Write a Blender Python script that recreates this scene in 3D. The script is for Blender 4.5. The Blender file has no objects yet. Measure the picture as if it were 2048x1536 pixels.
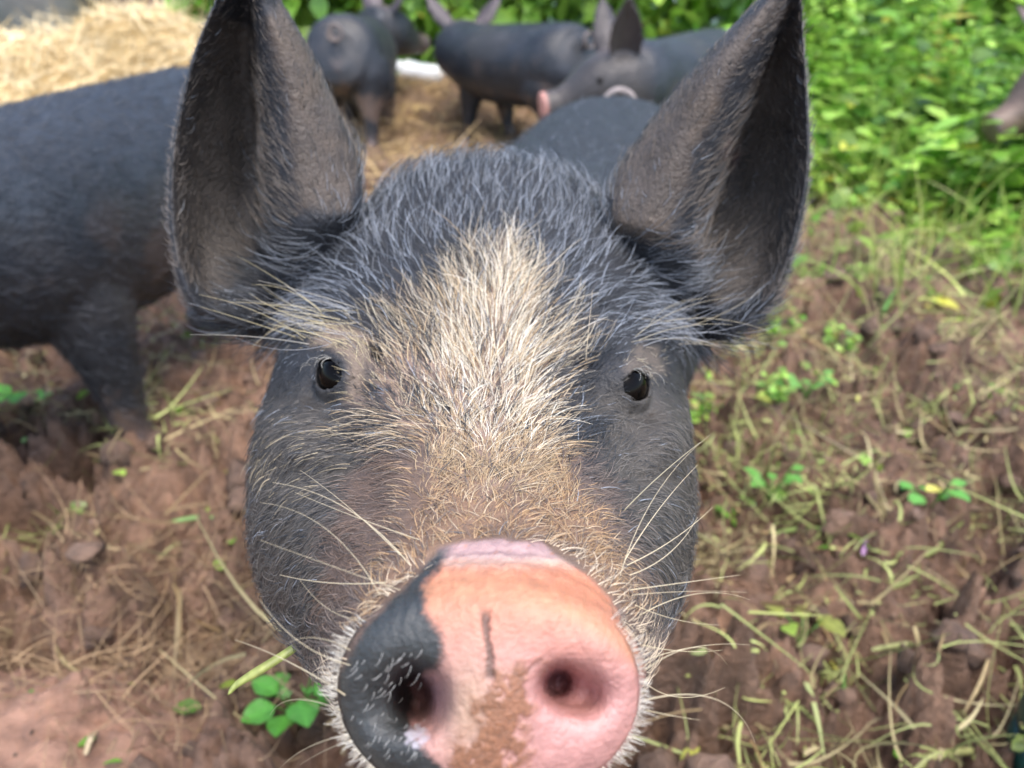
import bpy, bmesh, math, random
import numpy as np
from mathutils import Vector

rng = np.random.default_rng(7)
random.seed(7)
sc = bpy.context.scene
COL = sc.collection

# ------------------------------------------------------------------ camera, sky, sun, exposure
PITCH = math.radians(26.5)
CAM_H = 0.48
FPX = 1547.0                      # focal length in photograph pixels (2048 wide)
cam_d = bpy.data.cameras.new('camera')
cam = bpy.data.objects.new('camera', cam_d)
COL.objects.link(cam)
cam.location = (0, 0, CAM_H)
cam.rotation_euler = (math.pi / 2 - PITCH, 0, 0)
cam_d.sensor_width = 36
cam_d.lens = FPX / 2048 * 36
cam_d.clip_start = 0.01
cam_d.clip_end = 2000
cam_d.dof.use_dof = True
cam_d.dof.focus_distance = 0.215
cam_d.dof.aperture_fstop = 12.5
sc.camera = cam

world = bpy.data.worlds.new('World')
sc.world = world
world.use_nodes = True
wn = world.node_tree.nodes
bg = wn['Background']
sky = wn.new('ShaderNodeTexSky')
sky.sky_type = 'NISHITA'
sky.sun_disc = False
SUN_EL, SUN_AZ = math.radians(68), math.radians(150)   # azimuth clockwise from +Y: behind the camera, to the right
sky.sun_elevation = SUN_EL
sky.sun_rotation = SUN_AZ
sky.air_density = 1.0
sky.dust_density = 2.0
sky.ozone_density = 1.0
world.node_tree.links.new(sky.outputs[0], bg.inputs[0])
bg.inputs[1].default_value = 0.14

sun_d = bpy.data.lights.new('sun', 'SUN')
sun_d.energy = 1.25
sun_d.angle = math.radians(38)
sun_d.color = (1.0, 0.95, 0.88)
sun = bpy.data.objects.new('sun', sun_d)
COL.objects.link(sun)
sun_dir = Vector((math.sin(SUN_AZ) * math.cos(SUN_EL), math.cos(SUN_AZ) * math.cos(SUN_EL), math.sin(SUN_EL)))
sun.rotation_euler = sun_dir.to_track_quat('Z', 'Y').to_euler()
sun.location = (0, -3, 5)

sc.view_settings.view_transform = 'Standard'
sc.view_settings.look = 'None'
sc.view_settings.gamma = 1
sc.view_settings.exposure = 1.6
sc.cycles.use_denoising = True
sc.cycles.max_bounces = 5
sc.cycles.diffuse_bounces = 3
sc.cycles.glossy_bounces = 2
sc.cycles.transmission_bounces = 3
sc.cycles.caustics_reflective = False
sc.cycles.caustics_refractive = False
try:
    sc.cycles_curves.shape = 'THICK'
    sc.cycles_curves.subdivisions = 2
except Exception:
    pass

# ------------------------------------------------------------------ measuring helpers
SP, CP = math.sin(PITCH), math.cos(PITCH)

def P(px, py, d):
    """photograph pixel + depth along the lens axis -> world point(s)"""
    px = np.asarray(px, float); py = np.asarray(py, float); d = np.asarray(d, float)
    X = (px - 1024) * d / FPX
    Y = (768 - py) * d / FPX
    return np.stack(np.broadcast_arrays(X, d * CP + Y * SP, CAM_H - d * SP + Y * CP), -1)

def proj(w):
    w = np.asarray(w, float)
    y, z = w[..., 1], w[..., 2] - CAM_H
    d = y * CP - z * SP
    Y = y * SP + z * CP
    return 1024 + w[..., 0] * FPX / d, 768 - Y * FPX / d, d

def G(px, py, h=0.0):
    """where the pixel's ray meets the height h"""
    a = (768 - py) / FPX
    dz = -SP + a * CP
    t = (h - CAM_H) / dz
    return np.array([(px - 1024) / FPX * t, (CP + a * SP) * t, h])

# ------------------------------------------------------------------ numpy noise
_PERM = rng.permutation(256)
_PERM = np.concatenate([_PERM, _PERM, _PERM])
_GR = rng.normal(size=(256, 3)); _GR /= np.linalg.norm(_GR, axis=1)[:, None]

def perlin(p):
    p = np.asarray(p, float)
    i = np.floor(p).astype(int); f = p - i; i &= 255
    u = f * f * f * (f * (f * 6 - 15) + 10)
    out = 0
    for dx in (0, 1):
        wx = u[..., 0] if dx else 1 - u[..., 0]
        for dy in (0, 1):
            wy = u[..., 1] if dy else 1 - u[..., 1]
            for dz in (0, 1):
                wz = u[..., 2] if dz else 1 - u[..., 2]
                h = _PERM[_PERM[_PERM[(i[..., 0] + dx) & 255] + ((i[..., 1] + dy) & 255)] + ((i[..., 2] + dz) & 255)]
                g = _GR[h]
                out = out + wx * wy * wz * (g[..., 0] * (f[..., 0] - dx) + g[..., 1] * (f[..., 1] - dy) + g[..., 2] * (f[..., 2] - dz))
    return out * 1.5

def fbm(p, o=4, lac=2.1, g=0.5):
    s, a = 0, 1.0
    for k in range(o):
        s = s + a * perlin(p); p = p * lac + 17.3; a *= g
    return s

def worley(x, y, scale, seed):
    """distance to the nearest of jittered points, in cells"""
    X, Y = x * scale, y * scale
    i, j = np.floor(X).astype(int), np.floor(Y).astype(int)
    best = np.full(x.shape, 9.0); sec = np.full(x.shape, 9.0); cid = np.zeros(x.shape)
    for a in (-1, 0, 1):
        for b in (-1, 0, 1):
            h = _PERM[(_PERM[(i + a + seed) & 255] + (j + b)) & 255]; h2 = _PERM[h + 91]
            dd = np.hypot(i + a + h / 255.0 - X, j + b + h2 / 255.0 - Y)
            nb = dd < best
            sec = np.where(nb, best, np.minimum(sec, dd)); cid = np.where(nb, h, cid); best = np.where(nb, dd, best)
    return best, sec, cid / 255.0

def sstep(a, b, x):
    t = np.clip((x - a) / (b - a), 0, 1)
    return t * t * (3 - 2 * t)

def nrm(v):
    return v / (np.linalg.norm(v, axis=-1, keepdims=True) + 1e-12)

# ------------------------------------------------------------------ mesh helpers
def tri(F):
    """list / array of quads and triangles -> triangle array"""
    F = np.asarray(F)
    if F.shape[1] == 3:
        return F
    return np.concatenate([F[:, [0, 1, 2]], F[:, [0, 2, 3]]])

def mesh_from(name, V, F, C=None, smooth=True, mat=None, quad=False):
    me = bpy.data.meshes.new(name)
    V = np.ascontiguousarray(V, np.float32); F = np.ascontiguousarray(F, np.int32)
    n, k = F.shape
    me.vertices.add(len(V)); me.vertices.foreach_set('co', V.ravel())
    me.loops.add(n * k); me.loops.foreach_set('vertex_index', F.ravel())
    me.polygons.add(n); me.polygons.foreach_set('loop_start', np.arange(0, n * k, k, dtype=np.int32))
    me.update(calc_edges=True)
    me.validate()
    if smooth:
        me.polygons.foreach_set('use_smooth', np.ones(len(me.polygons), bool))
    if C is not None:
        C = np.asarray(C, np.float32)
        if C.shape[1] == 3:
            C = np.concatenate([C, np.ones((len(C), 1), np.float32)], 1)
        a = me.attributes.new('col', 'FLOAT_COLOR', 'POINT')
        a.data.foreach_set('color', np.ascontiguousarray(C).ravel())
    if mat:
        me.materials.append(mat)
    return me

def obj(name, me, parent=None, **props):
    o = bpy.data.objects.new(name, me)
    COL.objects.link(o)
    if parent is not None:
        o.parent = parent
    for k, v in props.items():
        o[k] = v
    return o

def empty(name, loc=(0, 0, 0), **props):
    o = bpy.data.objects.new(name, None)
    COL.objects.link(o)
    o.location = loc
    o.empty_display_size = 0.05
    for k, v in props.items():
        o[k] = v
    return o

def join(parts):
    Vs, Fs, n = [], [], 0
    for V, F in parts:
        Vs.append(V); Fs.append(tri(F) + n); n += len(V)
    return np.concatenate(Vs), np.concatenate(Fs)

def loft(R, cap=True):
    """R: (rings, n, 3) closed rings -> V, tri F, closed with centre caps"""
    R = np.asarray(R, float)
    m, n = R.shape[:2]
    V = R.reshape(-1, 3)
    i = np.arange(m - 1)[:, None] * n; j = np.arange(n)[None]; j2 = (j + 1) % n
    F = np.stack([i + j, i + j2, i + n + j2, i + n + j], -1).reshape(-1, 4)
    F = tri(F)
    if cap:
        c0, c1 = len(V), len(V) + 1
        V = np.concatenate([V, R[0].mean(0)[None], R[-1].mean(0)[None]])
        a = np.arange(n); b = (a + 1) % n
        F = np.concatenate([F, np.stack([np.full(n, c0), b, a], -1), np.stack([np.full(n, c1), (m - 1) * n + a, (m - 1) * n + b], -1)])
    return V, F

def cat(Pts, t):
    """Catmull-Rom through Pts (n,k...) at parameters t in 0..n-1"""
    Pts = np.asarray(Pts, float); n = len(Pts)
    t = np.clip(np.asarray(t, float), 0, n - 1 - 1e-9)
    i = np.floor(t).astype(int); f = (t - i).reshape((-1,) + (1,) * (Pts.ndim - 1))
    g = lambda k: Pts[np.clip(k, 0, n - 1)]
    p0, p1, p2, p3 = g(i - 1), g(i), g(i + 1), g(i + 2)
    return 0.5 * (2 * p1 + (p2 - p0) * f + (2 * p0 - 5 * p1 + 4 * p2 - p3) * f ** 2 + (3 * p1 - p0 - 3 * p2 + p3) * f ** 3)

def catp(Pts, m):
    """periodic Catmull-Rom, m samples"""
    Pts = np.asarray(Pts, float); n = len(Pts)
    E = np.concatenate([Pts[-2:], Pts, Pts[:3]])
    t = np.arange(m) * n / m + 2
    return cat(E, t)

def table(rows, m):
    """rows sorted by the first column, m samples by arc of the first column (cubic)"""
    rows = np.asarray(rows, float)
    return cat(rows, np.linspace(0, len(rows) - 1, m))

def tube(path, ra, rb, up, seg=24, m=40, pw=2.0):
    """loft along a path with half-widths ra (sideways) and rb (along up)"""
    path = np.asarray(path, float)
    T = np.linspace(0, len(path) - 1, m)
    C = cat(path, T)
    A = np.maximum(cat(np.asarray(ra, float)[:, None], T)[:, 0], 1e-4)
    B = np.maximum(cat(np.asarray(rb, float)[:, None], T)[:, 0], 1e-4)
    tg = nrm(np.gradient(C, axis=0))
    up = np.asarray(up, float)
    s = nrm(np.cross(tg, up)); u = np.cross(s, tg)
    th = np.linspace(0, 2 * math.pi, seg, endpoint=False)
    c, q = np.cos(th), np.sin(th)
    c = np.sign(c) * np.abs(c) ** (2 / pw); q = np.sign(q) * np.abs(q) ** (2 / pw)
    R = C[:, None] + s[:, None] * (A[:, None] * c)[..., None] + u[:, None] * (B[:, None] * q)[..., None]
    return loft(R)

def remesh(V, F, voxel, smooth=3):
    me = mesh_from('tmp', V, F)
    o = bpy.data.objects.new('tmp', me); COL.objects.link(o)
    m = o.modifiers.new('r', 'REMESH'); m.mode = 'VOXEL'; m.voxel_size = voxel
    dg = bpy.context.evaluated_depsgraph_get()
    e = o.evaluated_get(dg); em = e.to_mesh()
    nv = len(em.vertices)
    V2 = np.empty(nv * 3, np.float32); em.vertices.foreach_get('co', V2); V2 = V2.reshape(-1, 3).astype(float)
    em.calc_loop_triangles()
    F2 = np.empty(len(em.loop_triangles) * 3, np.int32); em.loop_triangles.foreach_get('vertices', F2); F2 = F2.reshape(-1, 3)
    E = np.empty(len(em.edges) * 2, np.int32); em.edges.foreach_get('vertices', E); E = E.reshape(-1, 2)
    e.to_mesh_clear()
    bpy.data.objects.remove(o); bpy.data.meshes.remove(me)
    deg = np.bincount(E.ravel(), minlength=nv)[:, None]
    for k in range(smooth):
        S = np.stack([np.bincount(E[:, 0], V2[E[:, 1], a], nv) + np.bincount(E[:, 1], V2[E[:, 0], a], nv) for a in range(3)], -1)
        V2 = V2 + (0.6 if k % 2 == 0 else -0.32 if smooth > 4 else 0.5) * (S / np.maximum(deg, 1) - V2)
    return V2, F2

def vnormals(V, F):
    fn = np.cross(V[F[:, 1]] - V[F[:, 0]], V[F[:, 2]] - V[F[:, 0]])
    N = np.stack([sum(np.bincount(F[:, k], fn[:, a], len(V)) for k in range(3)) for a in range(3)], -1)
    return nrm(N)

def inpoly(px, py, poly):
    poly = np.asarray(poly, float)
    x1, y1 = poly[:, 0], poly[:, 1]
    x2, y2 = np.roll(x1, -1), np.roll(y1, -1)
    ins = np.zeros(px.shape, bool); best = np.full(px.shape, 1e9)
    for a, b, c, d in zip(x1, y1, x2, y2):
        cond = (b > py) != (d > py)
        with np.errstate(divide='ignore', invalid='ignore'):
            xx = (c - a) * (py - b) / (d - b + 1e-12) + a
        ins ^= cond & (px < xx)
        L2 = (c - a) ** 2 + (d - b) ** 2
        t = np.clip(((px - a) * (c - a) + (py - b) * (d - b)) / L2, 0, 1)
        best = np.minimum(best, np.hypot(px - a - t * (c - a), py - b - t * (d - b)))
    return np.where(ins, best, -best)

def pmask(px, py, poly, soft, wob=0, seed=0.0):
    poly = np.asarray(poly, float); R = soft + 2.5 * wob + 5
    out = np.zeros(px.shape)
    bb = (px > poly[:, 0].min() - R) & (px < poly[:, 0].max() + R) & (py > poly[:, 1].min() - R) & (py < poly[:, 1].max() + R)
    if not bb.all():
        if bb.any():
            out[bb] = pmask(px[bb], py[bb], poly, soft, wob, seed)
        return out
    d = inpoly(px, py, poly)
    if wob:
        k = np.abs(d) < R
        d[k] = d[k] + wob * fbm(np.stack([px[k] / 55, py[k] / 55, np.full(k.sum(), seed)], -1), 4)
    return sstep(-soft, soft, d)

# ------------------------------------------------------------------ materials
def new_mat(name):
    m = bpy.data.materials.new(name); m.use_nodes = True
    nt = m.node_tree
    return m, nt, nt.nodes['Principled BSDF'], nt.nodes.new, nt.links.new

def attr_mat(name, rough=0.6, spec=0.5, bump=0.0, bscale=200, translucent=0.0, sss=0.0, detail=4, vary=0.0, vscale=30, coat=0.0):
    m, nt, b, N, L = new_mat(name)
    a = N('ShaderNodeAttribute'); a.attribute_name = 'col'
    src = a.outputs['Color']
    b.inputs['Roughness'].default_value = rough
    b.inputs['Specular IOR Level'].default_value = spec
    if coat:
        b.inputs['Coat Weight'].default_value = coat
        b.inputs['Coat Roughness'].default_value = 0.15
    tc = N('ShaderNodeTexCoord')
    if vary:
        n = N('ShaderNodeTexNoise'); n.inputs['Scale'].default_value = vscale; n.inputs['Detail'].default_value = 6
        L(tc.outputs['Object'], n.inputs['Vector'])
        mr = N('ShaderNodeMapRange'); mr.inputs[1].default_value = .3; mr.inputs[2].default_value = .7
        mr.inputs[3].default_value = 1 - vary; mr.inputs[4].default_value = 1 + vary
        L(n.outputs['Fac'], mr.inputs[0])
        mx = N('ShaderNodeVectorMath'); mx.operation = 'SCALE'
        L(src, mx.inputs[0]); L(mr.outputs[0], mx.inputs['Scale'])
        src = mx.outputs[0]
    L(src, b.inputs['Base Color'])
    if bump:
        n = N('ShaderNodeTexNoise'); n.inputs['Scale'].default_value = bscale; n.inputs['Detail'].default_value = detail
        n.inputs['Roughness'].default_value = 0.65
        L(tc.outputs['Object'], n.inputs['Vector'])
        bp = N('ShaderNodeBump'); bp.inputs['Strength'].default_value = bump; bp.inputs['Distance'].default_value = 0.015
        L(n.outputs['Fac'], bp.inputs['Height']); L(bp.outputs[0], b.inputs['Normal'])
    if sss:
        b.inputs['Subsurface Weight'].default_value = sss
        b.inputs['Subsurface Radius'].default_value = (1.0, 0.35, 0.2)
        b.inputs['Subsurface Scale'].default_value = 0.004
    if translucent:
        t = N('ShaderNodeBsdfTranslucent'); L(src, t.inputs['Color'])
        mix = N('ShaderNodeMixShader'); mix.inputs[0].default_value = translucent
        L(b.outputs[0], mix.inputs[1]); L(t.outputs[0], mix.inputs[2])
        L(mix.outputs[0], nt.nodes['Material Output'].inputs['Surface'])
    return m

def wet_patches(m):
    """damp glossy spots among the dull mud"""
    nt = m.node_tree; b = nt.nodes['Principled BSDF']
    tc = nt.nodes.new('ShaderNodeTexCoord'); n = nt.nodes.new('ShaderNodeTexNoise')
    n.inputs['Scale'].default_value = 26; n.inputs['Detail'].default_value = 5
    mr = nt.nodes.new('ShaderNodeMapRange')
    mr.inputs[1].default_value = .42; mr.inputs[2].default_value = .62; mr.inputs[3].default_value = .32; mr.inputs[4].default_value = .75
    nt.links.new(tc.outputs['Object'], n.inputs['Vector']); nt.links.new(n.outputs['Fac'], mr.inputs[0]); nt.links.new(mr.outputs[0], b.inputs['Roughness'])

def plain_mat(name, col, rough=0.5, spec=0.5, bump=0.0, bscale=40, vary=0.15, vscale=8, metallic=0.0):
    m, nt, b, N, L = new_mat(name)
    tc = N('ShaderNodeTexCoord')
    n = N('ShaderNodeTexNoise'); n.inputs['Scale'].default_value = vscale; n.inputs['Detail'].default_value = 6
    L(tc.outputs['Object'], n.inputs['Vector'])
    cr = N('ShaderNodeValToRGB')
    cr.color_ramp.elements[0].position = .3; cr.color_ramp.elements[1].position = .7
    cr.color_ramp.elements[0].color = tuple(c * (1 - vary) for c in col) + (1,)
    cr.color_ramp.elements[1].color = tuple(min(1, c * (1 + vary)) for c in col) + (1,)
    L(n.outputs['Fac'], cr.inputs[0]); L(cr.outputs[0], b.inputs['Base Color'])
    b.inputs['Roughness'].default_value = rough
    b.inputs['Specular IOR Level'].default_value = spec
    b.inputs['Metallic'].default_value = metallic
    if bump:
        n2 = N('ShaderNodeTexNoise'); n2.inputs['Scale'].default_value = bscale; n2.inputs['Detail'].default_value = 5
        L(tc.outputs['Object'], n2.inputs['Vector'])
        bp = N('ShaderNodeBump'); bp.inputs['Strength'].default_value = bump; bp.inputs['Distance'].default_value = 0.01
        L(n2.outputs['Fac'], bp.inputs['Height']); L(bp.outputs[0], b.inputs['Normal'])
    return m

M_SKIN = attr_mat('pig_skin', rough=0.55, spec=0.4, bump=0.35, bscale=420, vary=0.25, vscale=60)
M_SNOUT = attr_mat('snout_skin', rough=0.43, spec=0.5, bump=0.26, bscale=520, detail=6, sss=0.12, vary=0.14, vscale=330, coat=0.14)
M_HIDE = attr_mat('pig_hide', rough=0.45, spec=0.5, bump=0.28, bscale=80, vary=0.3, vscale=14)
M_HAIR = attr_mat('bristle', rough=0.38, spec=0.55)
M_MUD = attr_mat('mud', rough=0.55, spec=0.5, bump=1.0, bscale=120, detail=10, vary=0.4, vscale=60)
wet_patches(M_MUD)
M_LEAF = attr_mat('leaf', rough=0.36, spec=0.6, translucent=0.35, vary=0.12, vscale=40)
M_STRAW = attr_mat('straw', rough=0.55, spec=0.35, translucent=0.15)

def eye_material():
    m, nt, b, N, L = new_mat('eye_ball')
    tc = N('ShaderNodeTexCoord'); n = N('ShaderNodeTexNoise'); n.inputs['Scale'].default_value = 60
    L(tc.outputs['Object'], n.inputs['Vector'])
    cr = N('ShaderNodeValToRGB'); cr.color_ramp.elements[0].color = (.0015, .0012, .0012, 1); cr.color_ramp.elements[1].color = (.005, .0038, .003, 1)
    L(n.outputs['Fac'], cr.inputs[0]); L(cr.outputs[0], b.inputs['Base Color'])
    b.inputs['Roughness'].default_value = 0.04; b.inputs['Specular IOR Level'].default_value = 0.10; b.inputs['Coat Weight'].default_value = 0.0
    b.inputs['Coat Roughness'].default_value = 0.02
    return m
M_EYE = eye_material()

# ------------------------------------------------------------------ hair curves
def make_hair(name, pts, rad, col, parent, mat, **props):
    """pts (n,k,3), rad (n,k), col (n,3) or (n,k,3)"""
    n, k = pts.shape[:2]
    hc = bpy.data.hair_curves.new(name)
    hc.add_curves([k] * n)
    pa = hc.attributes.get('position') or hc.attributes.new('position', 'FLOAT_VECTOR', 'POINT')
    pa.data.foreach_set('vector', np.ascontiguousarray(pts, np.float32).ravel())
    ra = hc.attributes.get('radius') or hc.attributes.new('radius', 'FLOAT', 'POINT')
    ra.data.foreach_set('value', np.ascontiguousarray(rad, np.float32).ravel())
    if col.ndim == 2:
        col = np.repeat(col[:, None], k, 1)
    c4 = np.concatenate([col, np.ones(col.shape[:2] + (1,))], -1)
    ca = hc.attributes.new('col', 'FLOAT_COLOR', 'POINT')
    ca.data.foreach_set('color', np.ascontiguousarray(c4, np.float32).ravel())
    hc.materials.append(mat)
    return obj(name, hc, parent, **props)

def strands(root, N, T, L, lift, sway, k=6, curl=0.0):
    """bristles that rise along N and lie over along T"""
    n = len(root)
    B = np.cross(N, T)
    t = np.linspace(0, 1, k)[None, :, None]
    lf = lift[:, None, None]; Lr = L[:, None, None]; sw = sway[:, None, None]
    rise = lf * (t - (0.5 + curl) * t * t)
    run = (1 - 0.55 * lf) * t + 0.25 * lf * t * t
    return root[:, None] + Lr * (N[:, None] * rise + T[:, None] * run + B[:, None] * sw * t * t)

def sample_surface(V, F, n, wt):
    """n random points, area times the face weight wt -> positions, normals, face ids"""
    a = np.linalg.norm(np.cross(V[F[:, 1]] - V[F[:, 0]], V[F[:, 2]] - V[F[:, 0]]), axis=1) * wt
    cdf = np.cumsum(a); f = np.searchsorted(cdf, rng.random(n) * cdf[-1])
    u, v = rng.random(n), rng.random(n)
    s = u + v > 1; u[s] = 1 - u[s]; v[s] = 1 - v[s]
    p = V[F[f, 0]] * (1 - u - v)[:, None] + V[F[f, 1]] * u[:, None] + V[F[f, 2]] * v[:, None]
    return p, f, u, v

# ------------------------------------------------------------------ ground
def bank(x, y):
    return 0.17 * sstep(2.95, 3.6, y) * sstep(2.5, 0.6, x)

def smooth_patch(x, y):
    """the trodden smooth patch of pale mud near the camera's left"""
    c = G(-40, 1500)
    return np.exp(-(((x - c[0]) / 0.13) ** 2 + ((y - c[1]) / 0.09) ** 2) ** 1.5)

def ground_h(x, y):
    x = np.asarray(x, float); y = np.asarray(y, float)
    p = np.stack([x, y, np.zeros_like(x)], -1)
    near = 1 - sstep(3.0, 8.0, np.hypot(x, y))
    big = fbm(p * 3.2, 3) * 0.03 + fbm(p * 9.5 + 13, 2) * 0.020 * (1 - smooth_patch(x, y))
    wx, wy = x + .030 * fbm(p * 16 + 3, 3), y + .030 * fbm(p * 16 + 71, 3)
    f1, f2, c1 = worley(wx, wy, 12.0, 3)
    g1, g2, c2 = worley(wx + .4, wy, 38.0, 11)
    k1, k2, c3 = worley(wx + .9, wy + .3, 85.0, 29)
    sm = smooth_patch(x, y)
    rough = (1 - 0.93 * sm)
    amt = .35 + .65 * sstep(-.25, .35, fbm(p * 4.4 + 21, 2))
    h = big + rough * amt * 1.4 * (.062 * c1 * sstep(0, .4, f2 - f1) + .026 * (c2 - .2) * sstep(0, .35, g2 - g1) + .010 * c3 * sstep(0, .35, k2 - k1) + .022 * np.abs(fbm(p * 40 + 5.2, 3)) + .012 * fbm(p * 95 + 2, 2) - .036)
    hr = np.random.default_rng(5)
    prints = np.zeros_like(x)
    for _ in range(26):                                   # hoof prints, two toes each
        hx, hy, ha = hr.uniform(-1, 1), hr.uniform(.35, 1.6), hr.uniform(0, 6.28)
        ca, sa = math.cos(ha), math.sin(ha)
        k = (np.abs(x - hx) < .07) & (np.abs(y - hy) < .07)
        if not k.any(): continue
        u, v = (x[k] - hx) * ca + (y[k] - hy) * sa, -(x[k] - hx) * sa + (y[k] - hy) * ca
        prints[k] += np.exp(-((u / .026) ** 2 + ((np.abs(v) - .014) / .011) ** 2) ** 1.5)
    holes = .03 * prints + sstep(0.25, 0.55, fbm(p * 6.5 + 40, 2)) * 0.085
    h = h - holes * rough + sm * 0.02
    return (h - 0.006) * near + bank(x, y)

def build_ground():
    nx, ny = 760, 720
    u = np.linspace(-1, 1, nx)
    x = 1.05 * u + 400 * np.sign(u) * np.clip(np.abs(u) - 0.0, 0, 1) ** 16 + 2.2 * u ** 5
    v = np.linspace(0, 1, ny)
    y = 0.12 + 2.1 * v + 3.0 * v ** 4 + 700 * v ** 40
    y = np.concatenate([[-60, -8, -2, -0.5, -0.1], y])
    X, Y = np.meshgrid(x, y)
    Z = ground_h(X, Y)
    V = np.stack([X, Y, Z], -1).reshape(-1, 3)
    ny = len(y)
    i = np.arange(ny - 1)[:, None] * nx; j = np.arange(nx - 1)[None]
    F = np.stack([i + j, i + j + 1, i + nx + j + 1, i + nx + j], -1).reshape(-1, 4)
    p = V * np.array([1, 1, 0])
    n1 = fbm(p * 5.0 + 60, 4); n2 = fbm(p * 26.0 + 11, 3)
    c = np.array([.275, .162, .106]) * (1 + 0.3 * n1[:, None] + 0.4 * n2[:, None])
    wet_and_glint = sstep(.1, .6, fbm(p * 2.2 + 31, 3))[:, None]
    c = c * (1 - .08 * wet_and_glint)
    pale = smooth_patch(V[:, 0], V[:, 1])[:, None]
    c = c * (1 - pale) + np.array([.52, .29, .2]) * pale
    strawy = (sstep(2.0, 2.6, V[:, 1]) * sstep(.55, .2, V[:, 0]))[:, None]
    c = c * (1 - .5 * strawy) + np.array([.32, .22, .12]) * .5 * strawy
    green = np.maximum(sstep(.98, 1.2, V[:, 0] + .12 * n1) * sstep(1.1, 1.5, V[:, 1]), sstep(3.7, 4.2, V[:, 1]))[:, None]
    c = c * (1 - green) + np.array([.05, .09, .025]) * green
    me = mesh_from('ground', V, F, np.clip(c, .01, .9), mat=M_MUD)
    return obj('ground', me, kind='structure', label='churned reddish brown mud floor of the pig pen')
build_ground()

# ------------------------------------------------------------------ generic pig body (local: x forward, z up, feet at z = 0)
def leg_mesh(top, knee, foot, r0, r1, r2, side):
    top, knee, foot = map(np.asarray, (top, knee, foot))
    path = [top, (top + knee) / 2 + np.array([0, 0, 0]), knee, knee * .45 + foot * .55, foot + np.array([0, 0, .03]), foot + np.array([.004, 0, .012]), foot]
    return tube(path, [r0 * .85, r0 * .8, r1, r2, r2 * .95, r2 * 1.3, r2 * 1.2], [r0 * 1.25, r0, r1 * 1.1, r2 * 1.05, r2, r2 * 1.45, r2 * 1.35], (1, .01, .0), seg=20, m=36)

def ear_mesh(base, d, w, n, L=.145, W=.095, cup=.024, th=.0045):
    d, w, n = nrm(np.asarray(d, float)), np.asarray(w, float), np.asarray(n, float)
    w = nrm(w - d * (w @ d)); n = np.cross(d, w) * (1 if np.dot(np.cross(d, w), n) > 0 else -1)
    rings = []
    for s in np.linspace(0, 1, 18):
        hw = W * .5 * (0.62 + 0.9 * s - 1.52 * s ** 2.2) + .002
        u = np.linspace(-1, 1, 13)
        c = cup * (1 - s * .75)
        fr = [base + d * L * s + w * hw * q - n * c * (1 - q * q) + n * th for q in u]
        bk = [base + d * L * s + w * hw * q - n * c * (1 - q * q) - n * th for q in u[::-1]]
        rings.append(fr + bk)
    return loft(np.array(rings))

def tail_mesh(base, r=.02, th=.006, turns=1.3, back=(-1, 0, 0)):
    t = np.linspace(0, 1, 30); back = np.asarray(back, float)
    a = t * turns * 2 * math.pi
    p = base + back[None] * (np.minimum(t * 6, 1) * .012 + .02 * t)[:, None] + np.stack([0 * a, r * np.sin(a), r * (1 - np.cos(a))], -1) * np.minimum(t * 3, 1)[:, None]
    rr = th * (1.3 - .8 * t)
    return tube(p, rr, rr, (.3, .2, 1), seg=10, m=60)

def pig_body(front=((.0, .0), (.0, .0)), hind=((.0, .0), (.0, .0)), fat=1.0, tail=True):
    torso = [(-.318, .30, .02, .03), (-.312, .298, .062, .072), (-.29, .292, .095, .1), (-.24, .285, .118, .12), (-.16, .278, .122, .124), (-.04, .268, .127, .13), (.08, .266, .122, .126),
             (.17, .272, .112, .12), (.25, .288, .096, .106), (.32, .302, .084, .092), (.36, .31, .07, .075)]
    a = np.array(torso)
    parts = [tube(np.stack([a[:, 0], 0 * a[:, 0], a[:, 1]], -1), a[:, 2] * fat, a[:, 3], (0, 0, 1), seg=40, m=70, pw=2.15)]
    for s, (dx, dy) in zip((1, -1), front):
        parts.append(leg_mesh((.16, .058 * s, .235), (.165 + dx * .5, .068 * s + dy * .4, .12), (.165 + dx, .068 * s + dy, 0), .054, .031, .02, s))
    for s, (dx, dy) in zip((1, -1), hind):
        parts.append(leg_mesh((-.2, .062 * s, .255), (-.235 + dx * .5, .072 * s, .13), (-.225 + dx, .072 * s + dy, 0), .09, .033, .02, s))
    if tail:
        parts.append(tail_mesh(np.array([-.31, 0, .325])))
    return parts

def pig_head(at=(.33, 0, .31), d=(1, 0, -.35), L=.24, ears=True, ear_spread=.75, ear_fwd=.15, turn=35, short=.9):
    d = nrm(np.asarray(d, float)); at = np.asarray(at, float)
    side = nrm(np.cross(d, (0, 0, 1))); up = np.cross(side, d)      # side = the pig's right
    h = np.array([(-.06, 0, .075, .08), (0, .006, .08, .088), (.06, .006, .08, .082), (.11, -.004, .068, .07), (.155, -.012, .05, .052), (.19, -.014, .038, .04), (.215, -.013, .034, .035),
                  (.228, -.012, .0335, .034), (.236, -.012, .0345, .035), (.244, -.012, .032, .032), (.246, -.012, .01, .01)])
    h[:, 0] *= short; tn = math.radians(turn)
    path = at + d[None] * h[:, :1] + up[None] * h[:, 1:2]
    parts = [tube(path, h[:, 2], h[:, 3], up, seg=32, m=60, pw=2.2)]
    info = dict(tip=at + d * .246 * short - up * .012, d=d, up=up, side=side)
    if ears:
        for s in (1, -1):
            b = at + d * .015 + side * s * .052 + up * .062
            ed = up * .85 + side * s * ear_spread * .7 + d * ear_fwd
            parts.append(ear_mesh(b, ed, side * s * math.cos(tn) - d * math.sin(tn), d * math.cos(tn) + side * s * math.sin(tn)))
    return parts, info

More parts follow.
